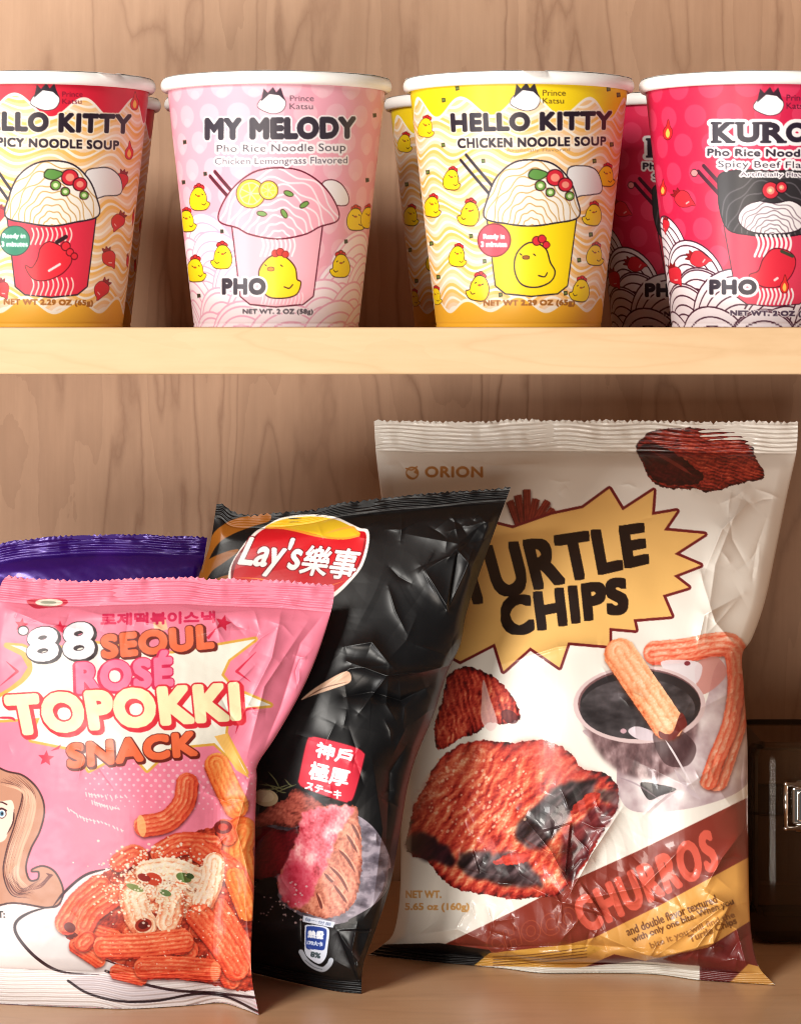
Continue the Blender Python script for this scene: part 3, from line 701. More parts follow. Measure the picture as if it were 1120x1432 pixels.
# ------------------------------------------------------------------ snack bags
def arc_resample(P, t):
    P = np.asarray(P, float); s = np.concatenate([[0], np.cumsum(np.hypot(*np.diff(P, axis=0).T))]); s /= s[-1]
    return np.stack([np.interp(t, s, P[:, 0]), np.interp(t, s, P[:, 1])], -1)
def smooth_path(P, n=8): return spline(P, False, n)
def ridge(X, Y, pts, width, amp, soft=0.0, fade=True):
    """one fold line: a sharp crest along pts falling off over `width`"""
    P = np.asarray(pts, float); best = np.full(X.shape, 1e9); tt = np.zeros(X.shape); n = len(P)-1
    for i in range(n):
        d = P[i+1]-P[i]; L = np.hypot(*d); t = np.clip(((X-P[i, 0])*d[0]+(Y-P[i, 1])*d[1])/L**2, 0, 1)
        dd = np.hypot(X-P[i, 0]-t*d[0], Y-P[i, 1]-t*d[1]); q = dd < best; best[q] = dd[q]; tt[q] = ((i+t)/n)[q]
    f = np.sin(np.clip(tt, .04, .96)*math.pi)**.7 if fade else 1.0
    return amp*f*np.exp(-np.sqrt(best**2+soft**2)/width)
def side(X, Y, p, q):
    """signed distance from the line p->q, positive on its right in the picture"""
    d = np.array(q, float)-np.array(p, float); L = np.hypot(*d)
    return ((X-p[0])*-d[1]+(Y-p[1])*d[0])/L
def fine_creases(X, Y, box, n, seed, amp, lmin=14, lmax=60):
    """short sharp film creases with scattered directions"""
    r = np.random.default_rng(seed); h = np.zeros(X.shape)
    for k in range(n):
        x, y = r.uniform(box[0], box[2]), r.uniform(box[1], box[3]); t = r.uniform(0, math.pi); L = r.uniform(lmin, lmax)/2; bnd = r.uniform(-.3, .3)*L
        P = [(x-L*math.cos(t), y-L*math.sin(t)), (x-bnd*math.sin(t), y+bnd*math.cos(t)), (x+L*math.cos(t), y+L*math.sin(t))]
        sl = (np.abs(X-x) < L+30) & (np.abs(Y-y) < L+30)
        if not sl.any(): continue
        rows = np.where(sl.any(1))[0]; cols = np.where(sl.any(0))[0]; s = np.s_[rows[0]:rows[-1]+1, cols[0]:cols[-1]+1]
        h[s] += ridge(X[s], Y[s], P, r.uniform(2.5, 6.5), amp*r.uniform(.4, 1.0)*(1 if r.random() < .7 else -1))
    return h
def facet(X, Y, poly, dirv, amp):
    """a flat fold of film: inside the polygon the surface rises along dirv, then drops at the fold"""
    P = np.array(poly, float); cx, cy = P.mean(0); m = np.ones(X.shape)
    if np.sum(P[:, 0]*np.roll(P[:, 1], -1)-np.roll(P[:, 0], -1)*P[:, 1]) < 0: P = P[::-1]
    for i in range(len(P)):
        p, q = P[i], P[(i+1) % len(P)]; m = m*sm(-.5, 3.0, side(X, Y, p, q))
    d = np.array(dirv, float); d /= np.hypot(*d); t = X*d[0]+Y*d[1]; tp = P@d
    return amp*m*np.clip((t-tp.min())/(np.ptp(tp)), 0, 1)
def crumple(X, Y, scale, seed, n=6):
    r = np.random.default_rng(seed); h = 0
    wx = X+scale*.7*(n2(X/scale/1.3, Y/scale/1.3, seed)-.5); wy = Y+scale*.7*(n2(X/scale/1.3, Y/scale/1.3, seed+4)-.5)
    for k in range(n):
        a = r.random()*math.pi; sc = scale*r.uniform(.7, 1.9)
        p = (wx*math.cos(a)+wy*math.sin(a))/sc+r.random()*9
        tri = np.abs(p-np.floor(p)-.5)*2
        h = h+tri*sm(.35, .75, n2(X/scale/1.8+k*7.7, Y/scale/1.8, seed+k+20))*sc/scale
    return h/n
def snack_bag(label, group, art, left, right, top, bottom, ytop, bulge, back, relief, mat, step, vt, vb, serr=(2.2, 8.5), seal_names=('top_seal', 'bottom_seal'), floor_bot=None, power=.55, seal_rel=1.0):
    left, right, top, bottom = [np.asarray(p, float) for p in (left, right, top, bottom)]
    ln = lambda P: np.hypot(*np.diff(P, axis=0).T).sum()
    nu = int(max(ln(top), ln(bottom))/step); nv = int(max(ln(left), ln(right))/step)
    u = np.linspace(0, 1, nu); v = np.linspace(0, 1, nv)
    T, B = arc_resample(smooth_path(top), u), arc_resample(smooth_path(bottom), u)
    Lp, Rp = arc_resample(smooth_path(left), v), arc_resample(smooth_path(right), v)
    U, V = np.meshgrid(u, v)
    def coons(U, V, T, B, Lp, Rp):
        U = U[..., None]; V = V[..., None]
        return (1-V)*T[None]+V*B[None]+(1-U)*Lp[:, None]+U*Rp[:, None]-((1-U)*(1-V)*Lp[0]+U*(1-V)*Rp[0]+(1-U)*V*Lp[-1]+U*V*Rp[-1])
    P = coons(U, V, T, B, Lp, Rp); X, Y = P[..., 0], P[..., 1]
    yb = floor_y(B[:, 1]) if floor_bot is None else np.full(nu, floor_bot); yt = ytop(u) if callable(ytop) else np.full(nu, ytop)
    base = yt[None]*(1-V)+yb[None]*V
    body = np.clip((V-vt)/(vb-vt), 0, 1)
    def belly(U, body): return np.sin(np.clip(U, 0, 1)*math.pi)**power*np.sin(body*math.pi)**.5*(1-.15*np.cos(body*2*math.pi))
    inb = np.clip(sm(0, .03, V-vt)*sm(0, .03, vb-V), 0, 1)
    edge_u = sm(0, .035, U)*sm(0, .035, 1-U)
    rel = relief(X, Y, U, V)
    Yd = base-bulge*belly(U, body)-rel*(.25+.75*edge_u)*(inb*.85+.15)
    # crimped seals: fine parallel ribs
    wob = .25*(n2(X/60, Y/60, 5)-.5)
    ns = max(4, round(vt*nv*step/6.6)); rib = np.sin(2*math.pi*(V/vt+wob)*ns)
    Yd -= np.where(V < vt, .00046*rib*seal_rel*(.25+1.1*n2(X/45, Y/12, 28))*sm(0, .01, V)*sm(0, .008, vt-V), 0)
    rib2 = np.sin(2*math.pi*((V-vb)/(1-vb)+wob)*max(3, round((1-vb)*nv*step/6.6)))
    if vb < .999: Yd -= np.where(V > vb, .0004*rib2*seal_rel, 0)
    Yd += (.0030*(fbm(X/60, Y/40, 8, 3)-.5)+.0012*(n2(X/14, Y/20, 18)-.5))*(V < vt)*sm(0, .02, vt-V)
    z = (HY-Y)*(Yd+D)/F
    low = z < FLOOR+.0003
    Yd = np.where(low, floor_y(Y)-.0004, Yd)
    Ys = Y+(serr[0]*(np.abs((X/serr[1]) % 1-.5)*4-1)*(.55+.7*n2(X/9, Y*0, 3))+2.6*(n2(X/26, Y*0, 33)-.5))*np.clip(1-V*nv/4.0, 0, 1)
    if vb < .999: Ys = Ys-1.2*(np.abs((X/6.0) % 1-.5)*4-1)*np.clip(1-(1-V)*nv/3.0, 0, 1)
    W3 = un(X, Ys, Yd)
    W3[..., 2] = np.maximum(W3[..., 2], FLOOR+.0003)
    c = art.sample(X, Y)
    org = np.array([W3[-1, :, 0].mean(), W3[-1, :, 1].mean(), FLOOR]); t = thing('snack_bag', tuple(org), label, 'snack bag', group)
    i0 = int(vt*nv); i1 = min(nv-1, int(vb*nv)); Wl = W3-org
    link(bpy.data.objects.new('front_panel', grid_mesh('front_panel', Wl[i0:i1+1], c[i0:i1+1], mat)), t)
    link(bpy.data.objects.new(seal_names[0], grid_mesh('top_seal', Wl[:i0+1], c[:i0+1], mat)), t)
    if vb < .999: link(bpy.data.objects.new(seal_names[1], grid_mesh('bottom_seal', Wl[i1:], c[i1:], mat)), t)
    # back panel, coarser, closing the pouch along the same outline
    k = 6; ui = np.unique(np.append(np.arange(0, nu, k), nu-1)); vi = np.unique(np.append(np.arange(0, nv, k), nv-1))
    Ub, Vb = U[np.ix_(vi, ui)], V[np.ix_(vi, ui)]; bb = body[np.ix_(vi, ui)]
    Yk = base[np.ix_(vi, ui)]+back*belly(Ub, bb)+.0003
    Wb = un(X[np.ix_(vi, ui)], Ys[np.ix_(vi, ui)], Yk); Wb[..., 2] = np.maximum(Wb[..., 2], FLOOR+.0003)
    link(bpy.data.objects.new('back_panel', grid_mesh('back_panel', Wb-org, c[np.ix_(vi, ui)]*0+c[2, nu//2], mat, flip=True)), t)
    return t

# ---- pink bag ------------------------------------------------------
def art_rose():
    a = Art(-70, 790, 480, 1435, 2.0, (245, 133, 159))
    PINK = (246, 140, 164)
    a.frame(0, 1080, 2.3333)
    bb = (0, 0, a.w, a.h); X, Y = a.grid(bb)
    a.frame(0, 0, 1)
    lowb = 1262+.06*X; a.put(sm(-1, 1, Y-lowb), bb, (240, 226, 224))
    a.put(sm(1330, 1350, Y)*.35, bb, (250, 246, 244))
    # halftone dots
    for j in range(10):
        for i in range(26):
            x, y = 120+i*12.2+(j % 2)*6, 1062+j*7.5+(i-8)*.4; r = 2.6-.2*abs(j-4)-.11*abs(i-10)
            if r > .5: a.ell(x, y, r, r, (253, 205, 215), 0, None, .7)
    a.frame(0, 730, 2.3333); G = (226, 170, 70); R = (218, 38, 72)
    burst = [(18, 402), (70, 405), (120, 425), (300, 395), (560, 430), (835, 382), (745, 450), (722, 500), (760, 545), (885, 598), (745, 612), (735, 690), (805, 822), (700, 722), (560, 735), (480, 812), (420, 742), (290, 812), (250, 742), (100, 712), (130, 640), (-60, 650), (-60, 590), (20, 560), (75, 515), (100, 475), (75, 430)]
    a.poly(burst, (246, 240, 226), [(8, G)])
    a.stroke([(22, 404), (80, 432), (100, 478), (72, 520), (10, 560), (-60, 600)], 12, G)
    a.stroke([(20, 455), (57, 488), (0, 535)], 9, R, False, True); a.stroke([(836, 424), (772, 488), (818, 522)], 9, R, False, True)
    a.stroke([(848, 606), (795, 620), (768, 692)], 8, R, True, True); a.stroke([(-20, 640), (35, 640), (50, 650)], 8, R, True, True)
    for x, y, r, q in ((70, 336, 23, -80), (196, 346, 24, -90), (728, 330, 28, -75), (150, 772, 27, -85)): a.poly(star(x, y, r, q), R)
    a.poly([(672, 378), (706, 345), (700, 358), (682, 384)], R); a.poly([(165, 748), (200, 726), (192, 742)], R)
    a.poly([(500, 330), (540, 318), (548, 350), (505, 362)], (250, 190, 150))
    a.text('로제떡볶이스낵', [(330, 300), (700, 292), (700, 328), (330, 338)], (214, 40, 86), 2.2, space=1.02)
    # maker's mark
    a.blob([(88, 262), (105, 252), (200, 250), (222, 262), (200, 276), (160, 280), (115, 282)], (200, 40, 66)); a.ell(160, 263, 45, 12, (226, 214, 196)); a.ell(158, 263, 26, 6, (160, 160, 140))
    DK = (40, 12, 22)
    def word(t, q, fill, edge, r, ex, ey, bold, sp=1.05, n=5):
        for k in range(n, 0, -1): a.text(t, [(x+ex*k/n, y+ey*k/n) for x, y in q], edge, bold+r, None, 0, sp)
        a.text(t, q, fill, bold, [(r, edge)], 0, sp)
    a.ell(76, 355, 15, 13, (240, 236, 236), 0, [(4, DK)])
    word('88', [(92, 356), (300, 328), (304, 440), (94, 452)], DK, DK, 4, 7, 5, 7, 1.12); a.text('88', [(92, 356), (300, 328), (304, 440), (94, 452)], (238, 236, 240), 7, None, 0, 1.12)
    word('SEOUL', [(334, 374), (690, 338), (694, 408), (338, 442)], (240, 112, 70), (110, 28, 20), 4, 7, 5, 6.5, 1.12)
    word('ROSÉ', [(252, 440), (556, 424), (560, 530), (256, 556)], (246, 122, 158), (216, 36, 84), 4.5, -5, 4, 7, 1.12)
    word('TOPOKKI', [(22, 574), (770, 532), (778, 640), (46, 690)], (253, 240, 190), (222, 40, 56), 7, 8, 8, 11, 1.12)
    word('SNACK', [(222, 730), (634, 688), (640, 758), (226, 800)], (240, 108, 64), (110, 28, 20), 4, 4, 6, 7, 1.12)
    a.poly([(700, 700), (742, 690), (790, 800), (815, 838), (770, 810)], (250, 190, 90), None, .9)
    # ---- lower half
    a.frame(0, 1080, 2.3333)
    for q in ([(410, 82), (330, 78), (280, 70)], [(385, 120), (340, 110), (300, 96)], [(395, 190), (330, 165), (270, 150), (220, 120)]):
        w = np.array(spline(q, False, 5)); rr_ = np.random.default_rng(len(w))
        for x, y in w:
            h = rr_.choice([6, 9, 13]); e = rr_.uniform(-3, 3); a.stroke([(x, y-3), (x+e+4, y+h-4)], 4.2, (252, 212, 210), False, False, .85)
            if rr_.random() < .6: a.stroke([(x+1, y), (x+7, y+2)], 3.6, (252, 212, 210), False, False, .8)
    # hair
    H = (196, 140, 114); HK = (70, 28, 30)
    a.blob([(-170, -10), (-60, -30), (20, 0), (75, 15), (122, 60), (142, 120), (128, 190), (98, 250), (82, 310), (95, 355), (125, 352), (128, 325), (105, 322), (140, 310), (178, 330), (203, 385), (190, 430), (150, 440), (40, 425), (-170, 430)], H, [(6, HK)])
    a.blob([(-120, 90), (0, 95), (40, 95), (46, 150), (30, 190), (0, 230), (-120, 230)], (250, 218, 200))
    a.ell(6, 136, 12, 13, (250, 250, 250), 0, [(3, HK)]); a.ell(6, 136, 7, 9, (90, 140, 170)); a.ell(7, 136, 3.5, 5, (30, 20, 25)); a.stroke([(-10, 128), (4, 119), (20, 126)], 6, HK); a.stroke([(-20, 104), (2, 98), (22, 106)], 5, HK)
    a.stroke([(46, 120), (42, 165), (22, 205)], 5, HK, True, True)
    r = random.Random(3)
    for k in range(11):
        o = k*7.5
        pts = [(-10+o*.9, 30-k*3), (70+o*.55, 70+k*1.5-12), (52+o*.68, 160), (22+o*.7, 250), (10+o*.6, 330), (40+o*.5, 400-k*2), (100+k*4, 412-k*7)]
        a.stroke([(x+r.uniform(-3, 3), y) for x, y in pts], r.uniform(2.2, 5), (120, 62, 52) if k % 3 else HK, True, True)
    for k in range(9):
        o = k*9
        a.stroke([(0+o*.8, 40-k*2), (76+o*.5, 72+k*1.5), (60+o*.62, 165), (30+o*.6, 255), (20+o*.55, 335), (60+o*.5, 396-k*2)], r.uniform(3, 7), (236, 190, 160), True, True, .8)
    for k in range(5): a.stroke([(100+k*9, 385-k*5), (135+k*6, 375-k*9), (160+k*3, 345-k*2), (150, 330)], 3, (110, 50, 45), True, True)
    # spoon
    a.blob([(190, 445), (100, 458), (54, 490), (58, 540), (125, 615), (200, 650), (330, 668), (560, 715), (700, 728), (845, 740), (850, 690), (620, 640), (420, 600), (270, 540), (205, 480)], (222, 214, 214))
    a.blob([(205, 415), (240, 360), (300, 328), (380, 312), (400, 340), (300, 420), (220, 520), (195, 470)], (232, 224, 222))
    a.blob([(225, 680), (340, 668), (560, 712), (840, 745), (848, 800), (740, 735), (560, 745), (400, 745), (290, 722)], (214, 202, 206))
    a.stroke([(360, 314), (280, 336), (215, 388), (170, 442)], 9, (60, 16, 30), True, True); a.stroke([(190, 434), (100, 458), (52, 492), (58, 538), (120, 608), (200, 652), (325, 662)], 10, (45, 14, 24), True, True)
    a.stroke([(345, 650), (430, 682), (560, 712), (700, 722), (840, 738)], 9, (45, 14, 24)); a.stroke([(222, 682), (285, 722), (385, 748), (505, 748), (640, 725), (740, 735), (845, 785)], 8, (40, 14, 24))
    a.stroke([(196, 470), (240, 550), (330, 608), (470, 655), (600, 678), (830, 712)], 5, (70, 20, 30))
    # the snack
    C1 = ((92, 14, 10), (186, 44, 26), (220, 76, 46), (234, 108, 70), (248, 168, 124)); C2 = ((150, 40, 12), (226, 92, 36), (240, 132, 64), (250, 176, 100)); C3 = ((140, 44, 28), (222, 104, 70), (240, 168, 128), (250, 222, 190), (252, 242, 224))
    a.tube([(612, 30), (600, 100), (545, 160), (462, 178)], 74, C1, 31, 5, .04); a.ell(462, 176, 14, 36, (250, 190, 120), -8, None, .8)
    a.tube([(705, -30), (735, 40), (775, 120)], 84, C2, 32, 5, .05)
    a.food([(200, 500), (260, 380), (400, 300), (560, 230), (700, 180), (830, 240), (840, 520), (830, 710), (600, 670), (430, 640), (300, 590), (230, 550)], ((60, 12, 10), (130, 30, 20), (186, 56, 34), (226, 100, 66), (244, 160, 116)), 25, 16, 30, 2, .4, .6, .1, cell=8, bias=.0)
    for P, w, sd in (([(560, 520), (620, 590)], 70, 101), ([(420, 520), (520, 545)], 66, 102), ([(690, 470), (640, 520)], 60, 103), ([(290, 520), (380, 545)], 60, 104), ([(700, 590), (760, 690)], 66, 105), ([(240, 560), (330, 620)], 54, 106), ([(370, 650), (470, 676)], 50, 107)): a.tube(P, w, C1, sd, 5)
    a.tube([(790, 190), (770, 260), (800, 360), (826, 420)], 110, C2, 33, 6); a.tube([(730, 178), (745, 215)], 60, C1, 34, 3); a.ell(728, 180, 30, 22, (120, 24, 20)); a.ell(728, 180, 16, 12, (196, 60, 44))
    a.tube([(385, 300), (430, 270), (455, 278)], 66, C1, 35, 4); a.tube([(520, 270), (590, 235), (700, 240)], 76, C1, 36, 5)
    a.tube([(640, 250), (760, 330), (800, 420)], 80, C1, 37, 5); a.tube([(760, 330), (815, 470)], 70, C2, 55, 4)
    a.tube([(330, 370), (260, 430), (215, 500)], 84, C1, 38, 5, .03); a.tube([(370, 400), (300, 450), (270, 500)], 84, C1, 39, 5, .06); a.ell(228, 508, 20, 16, (110, 24, 18), 30)
    a.tube([(700, 430), (780, 560), (815, 640)], 74, C1, 50, 5)
    a.food([(400, 350), (460, 310), (540, 285), (640, 310), (710, 380), (690, 450), (620, 480), (520, 465), (430, 430)], C3, 20, 14, 108, 2, .3, .9, .2, cell=7, bias=.04, jag=4)
    a.tube([(470, 330), (560, 320), (640, 350)], 80, C3, 40, 4, .1); a.tube([(700, 290), (690, 360), (660, 430)], 72, C3, 41, 4, .14)
    a.tube([(430, 400), (450, 470), (470, 500)], 92, C3, 42, 4, .02); a.ell(468, 500, 28, 22, (160, 44, 28), -15); a.ell(468, 500, 17, 13, (96, 22, 18), -15)
    a.tube([(560, 400), (560, 450), (548, 490)], 84, C3, 43, 4, -.04)
    a.tube([(640, 460), (720, 560), (775, 650)], 88, C1, 44, 5, .06)
    a.tube([(285, 545), (270, 560)], 60, C1, 56, 4); a.tube([(330, 570), (460, 568), (610, 552)], 84, C1, 45, 6, .04)
    a.tube([(460, 640), (580, 640), (700, 650)], 76, C1, 46, 6); a.ell(702, 652, 16, 34, (250, 170, 120), 0, None, .5)
    # cheese powder, a few green flakes
    q = np.random.default_rng(5)
    for k in range(1100):
        x, y = q.normal(525, 82), q.normal(360, 50); s = q.uniform(1.6, 5.2)
        a.ell(x, y, s, s*.8, [(252, 244, 222), (250, 232, 196), (244, 226, 206)][k % 3], 0, None, .85)
    for k in range(120):
        x, y = q.uniform(300, 800), q.uniform(300, 660); s = q.uniform(1.0, 2.6); a.ell(x, y, s, s, (252, 226, 200), 0, None, .85)
    for x, y, rx, ry, c in ((600, 345, 26, 15, (96, 120, 60)), (620, 340, 14, 9, (60, 84, 44)), (440, 378, 30, 10, (140, 150, 90)), (540, 395, 20, 10, (110, 130, 80)), (500, 350, 30, 20, (206, 70, 44)), (470, 345, 22, 12, (150, 36, 28))): a.ell(x, y, rx, ry, c, 20)
    for k in range(60):
        x, y = q.normal(520, 80), q.normal(375, 40); a.ell(x, y, 3.5, 2.6, (250, 238, 214), 0, None, .9)
    a.text('NET WT:', [(-95, 455), (14, 455), (16, 476), (-95, 476)], (60, 50, 50), 1.5)
    return a
def rel_rose(X, Y, U, V):
    h = .0016*fbm(X/70, Y/70, 3)+.0009*crumple(X, Y, 60, 5, 5)*sm(.35, .1, V)+.0006*crumple(X, Y, 70, 6, 5)
    h += ridge(X, Y, [(395, 850), (380, 920), (340, 1000)], 16, .0035)+ridge(X, Y, [(430, 870), (370, 960), (345, 1060)], 10, .002)
    h += ridge(X, Y, [(60, 838), (140, 860), (230, 850)], 8, .0018)+ridge(X, Y, [(220, 842), (300, 858), (400, 850)], 7, .0020)+ridge(X, Y, [(8, 850), (60, 872), (110, 880)], 10, .002)
    h += ridge(X, Y, [(352, 1080), (330, 1160), (352, 1240)], 9, .0025)+ridge(X, Y, [(340, 1240), (350, 1330), (355, 1400)], 8, .002)+ridge(X, Y, [(150, 1375), (210, 1388), (300, 1370)], 9, .002)
    h = h+fine_creases(X, Y, (300, 840, 460, 1060), 24, 21, .0011)+fine_creases(X, Y, (0, 830, 460, 880), 26, 22, .0010)+fine_creases(X, Y, (250, 1080, 360, 1410), 20, 23, .0011)+fine_creases(X, Y, (0, 900, 340, 1340), 16, 24, .0005)
    h -= ridge(X, Y, [(460, 850), (420, 900), (392, 990), (362, 1064)], 20, .003)
    return h
M_rose = print_mat('printed_matte_film', .44, .08, .4, .655, .08, .3)
snack_bag('pink snack bag with cream bubble lettering and orange tubes on a spoon, front left', 'snack bags leaning in the lower compartment', art_rose(),
    [(8, 806), (-2, 830), (-25, 950), (-45, 1100), (-55, 1300), (-50, 1402)],
    [(467, 818), (465, 846), (446, 910), (420, 970), (386, 1030), (361, 1068), (359, 1090), (357, 1150), (355, 1251), (351, 1354), (362, 1421)],
    [(8, 806), (64, 811), (120, 813), (180, 810), (257, 808), (300, 810), (386, 813), (467, 818)],
    [(-50, 1402), (60, 1408), (130, 1411), (184, 1412), (257, 1408), (309, 1404), (339, 1412), (362, 1421)],
    -.004, .021, .012, rel_rose, M_rose, .9, .062, .915)

# ---- black bag -----------------------------------------------------
def art_black():
    a = Art(250, 675, 730, 1400, 2.0, (13, 13, 15))
    a.frame(300, 680, 4.6667); ST = (150, 88, 24)
    a.poly(spline([(-80, 520), (-20, 330), (60, 250), (160, 205), (300, 186), (365, 186), (355, 228), (250, 262), (120, 312), (20, 380), (-60, 520)]), ST)
    a.poly(spline([(-120, 640), (-60, 500), (40, 440), (150, 410), (140, 440), (60, 500), (-20, 560), (-90, 680)]), ST)
    a.poly(spline([(-130, 800), (-80, 660), (20, 600), (100, 580), (60, 640), (-20, 720), (-90, 820)]), ST)
    out = [(88, 610), (108, 510), (180, 392), (262, 300), (335, 258), (440, 205), (620, 183), (780, 198), (880, 240), (948, 272), (1003, 288), (1006, 380), (965, 520), (885, 625), (790, 715), (700, 765), (560, 790), (300, 750), (110, 700)]
    a.blob(out, (250, 246, 240))
    a.blob([(108, 610), (130, 510), (200, 396), (285, 305), (345, 268), (445, 220), (620, 198), (770, 212), (868, 252), (940, 290), (985, 304), (988, 380), (946, 514), (868, 612), (772, 698), (690, 745), (560, 768), (300, 730), (126, 690)], (206, 22, 34))
    m, bb = a.blob([(330, 268), (440, 218), (620, 197), (770, 212), (868, 250), (935, 290), (945, 318), (860, 338), (760, 334), (650, 312), (520, 282), (420, 266)], (232, 192, 40))
    a.stroke([(336, 272), (430, 272), (520, 288), (650, 320), (760, 338), (860, 340), (942, 322)], 13, (250, 160, 50)); a.stroke([(720, 310), (820, 280), (900, 268), (935, 300)], 14, (250, 176, 66), True, True)
    a.stroke([(108, 640), (128, 512), (200, 400), (290, 306)], 22, (130, 10, 24), True, True); a.stroke([(984, 320), (975, 400), (940, 510), (870, 610)], 16, (150, 12, 26), True, True)
    a.stroke([(120, 596), (300, 606), (400, 640), (520, 668), (700, 660), (860, 615)], 9, (250, 140, 50), True, True)
    WH = (252, 250, 248); RD = (120, 8, 22)
    a.text("Lay's", [(238, 328), (600, 348), (520, 604), (128, 560)], WH, 6, [(12, RD)])
    a.text('樂事', [(612, 386), (962, 418), (895, 612), (548, 572)], WH, 4.5, [(10, RD)])
    # beige tapered streak with a thin brown line
    a.frame(260, 670, 2.435)
    a.poly(spline([(392, 752), (450, 705), (545, 655), (560, 690), (500, 715), (430, 738)]), (214, 176, 150)); a.stroke([(400, 750), (470, 712), (555, 690)], 4, (120, 84, 66), True, True)
    # steak photo
    a.frame(340, 1060, 5.0909)
    m, bb = a.blob([(-80, 780), (0, 560), (240, 430), (520, 360), (760, 390), (930, 500), (1040, 700), (1045, 860), (1010, 970), (900, 1080), (740, 1170), (500, 1200), (200, 1190), (-80, 1120)], (92, 84, 96))
    a.field(m, bb, lambda X, Y, m: pal(np.clip(fbm(X/14, Y/9, 61, 5)*1.6-.25+.25*sm(380, 520, X), 0, 1), [(36, 32, 38), (78, 70, 80), (104, 96, 108), (150, 140, 152)]).astype(np.float32))
    a.stroke([(1046, 800), (1030, 930), (930, 1060), (760, 1165)], 26, (26, 24, 28), True); a.stroke([(1040, 860), (1015, 950), (930, 1045), (780, 1140)], 5, (150, 140, 150), True, True)
    a.food([(-80, 1290), (-80, 900), (120, 840), (260, 880), (250, 1010), (420, 1130), (600, 1200), (300, 1250)], ((8, 8, 10), (20, 18, 20), (46, 40, 46)), 10, 30, 62)
    a.food([(-60, 850), (-60, 500), (120, 480), (300, 520), (400, 500), (340, 700), (260, 830), (120, 860)], ((50, 6, 12), (96, 12, 22), (130, 24, 34), (170, 40, 46)), 80, 30, 63)
    a.food([(-60, 520), (-40, 420), (120, 400), (200, 330), (300, 300), (350, 225), (450, 250), (560, 330), (590, 400), (420, 480), (330, 500), (200, 480)], ((60, 22, 18), (140, 62, 52), (184, 96, 80), (224, 158, 136)), 35, 12, 64, 2)
    a.ell(160, 285, 90, 62, (190, 176, 140), 8); a.ell(150, 275, 70, 42, (206, 194, 160), 8)
    for P in ([(110, 190), (200, 200), (300, 230)], [(175, 95), (230, 160), (260, 220)], [(120, 230), (230, 220), (330, 190)], [(295, 150), (330, 190), (350, 200)], [(150, 175), (260, 240), (310, 250)], [(230, 250), (310, 215), (380, 190)]): a.stroke(P, 9, (96, 98, 66), True, True)
    ste = [(248, 930), (262, 830), (300, 760), (330, 690), (385, 580), (415, 440), (480, 370), (610, 345), (740, 342), (815, 360), (818, 430), (842, 540), (842, 760), (830, 900), (785, 1040), (690, 1118), (570, 1140), (450, 1108), (330, 1060)]
    a.food(ste, ((84, 30, 24), (150, 78, 60), (198, 122, 98), (222, 154, 128), (240, 196, 168)), 62, 11, 65, 2.2, .35, .5, .3, edge=5, cell=9, grain=.45)
    m, bb = a.cover([a.tf(spline([(248, 930), (262, 830), (330, 690), (385, 580), (415, 440), (480, 370), (620, 345), (790, 352), (765, 420), (680, 530), (620, 690), (540, 870), (470, 1010), (420, 1060), (320, 1050)]))], 8)
    m = blur(a.rough_edge(m, bb, 3, 66, 6), 2); X, Y = a.grid(bb); n = fbm(X/16, Y/20, 66, 5); n = np.clip((n-.5)*1.9+.55, 0, 1); g = n2(X/2.2, Y/3.4, 68)
    L = np.gradient(n+.25*g, axis=0)*a.res
    a.put(m, bb, pal(np.clip(.75*n+.25*g-1.0*L-.05, 0, 1), [(156, 40, 54), (202, 80, 96), (222, 116, 130), (236, 158, 164), (245, 202, 200)]).astype(np.float32))
    m, bb = a.cover([a.tf(spline([(262, 900), (300, 780), (400, 740), (480, 800), (490, 950), (430, 1045), (330, 1040)]))], 30); m = blur(m, 6); a.put(m, bb, (186, 36, 66), .55)
    for P in ([(735, 545), (770, 600), (815, 680)], [(680, 655), (740, 720), (800, 820)], [(610, 770), (690, 850), (750, 960)], [(575, 820), (620, 870), (640, 885)], [(520, 960), (550, 1040), (560, 1080)], [(770, 470), (800, 520), (830, 590)], [(640, 900), (700, 980), (740, 1040)]): a.stroke(P, 20, (92, 34, 28), True, True, .85); a.stroke([(x+16, y-4) for x, y in P], 8, (236, 180, 150), True, True, .6)
    q = np.random.default_rng(9)
    for k in range(46):
        x, y = q.uniform(60, 460), q.uniform(880, 1180); r = q.uniform(4, 10); a.ell(x, y, r, r*.8, (206, 176, 178), 0, None, .8)
    # red square badge
    a.frame(320, 1000, 3.4094)
    a.blob([(395, 108), (440, 112), (590, 152), (640, 180), (642, 215), (596, 385), (570, 412), (540, 412), (370, 352), (335, 325), (336, 295), (372, 130)], (206, 46, 66), [(4, (90, 14, 26))])
    a.text('神戶', [(425, 128), (594, 172), (576, 236), (412, 198)], (252, 244, 246), 3.2, space=1.02); a.text('極厚', [(396, 222), (580, 266), (562, 346), (380, 302)], (252, 244, 246), 3.2, space=1.02)
    a.text('ステーキ', [(372, 318), (540, 366), (530, 402), (362, 352)], (252, 244, 246), 2.4)
    # nutrition shield
    a.frame(400, 1260, 9.3333); B = (36, 62, 140); LW = (206, 214, 232)
    a.poly([(225, 195), (640, 285), (610, 355), (215, 275)], LW); a.text('每一份量', [(250, 218), (600, 292), (585, 335), (240, 262)], (70, 84, 120), 2)
    a.blob([(262, 318), (400, 322), (530, 350), (565, 410), (545, 600), (520, 740), (440, 825), (330, 775), (248, 680), (242, 480), (246, 360)], LW)
    a.blob([(280, 335), (400, 340), (510, 365), (532, 420), (515, 560), (490, 645), (380, 640), (268, 622), (258, 480), (264, 370)], B)
    a.text('熱量', [(292, 395), (495, 405), (480, 500), (285, 478)], (230, 236, 248), 8); a.text('170大卡', [(278, 520), (480, 545), (475, 600), (275, 570)], (200, 212, 238), 4)
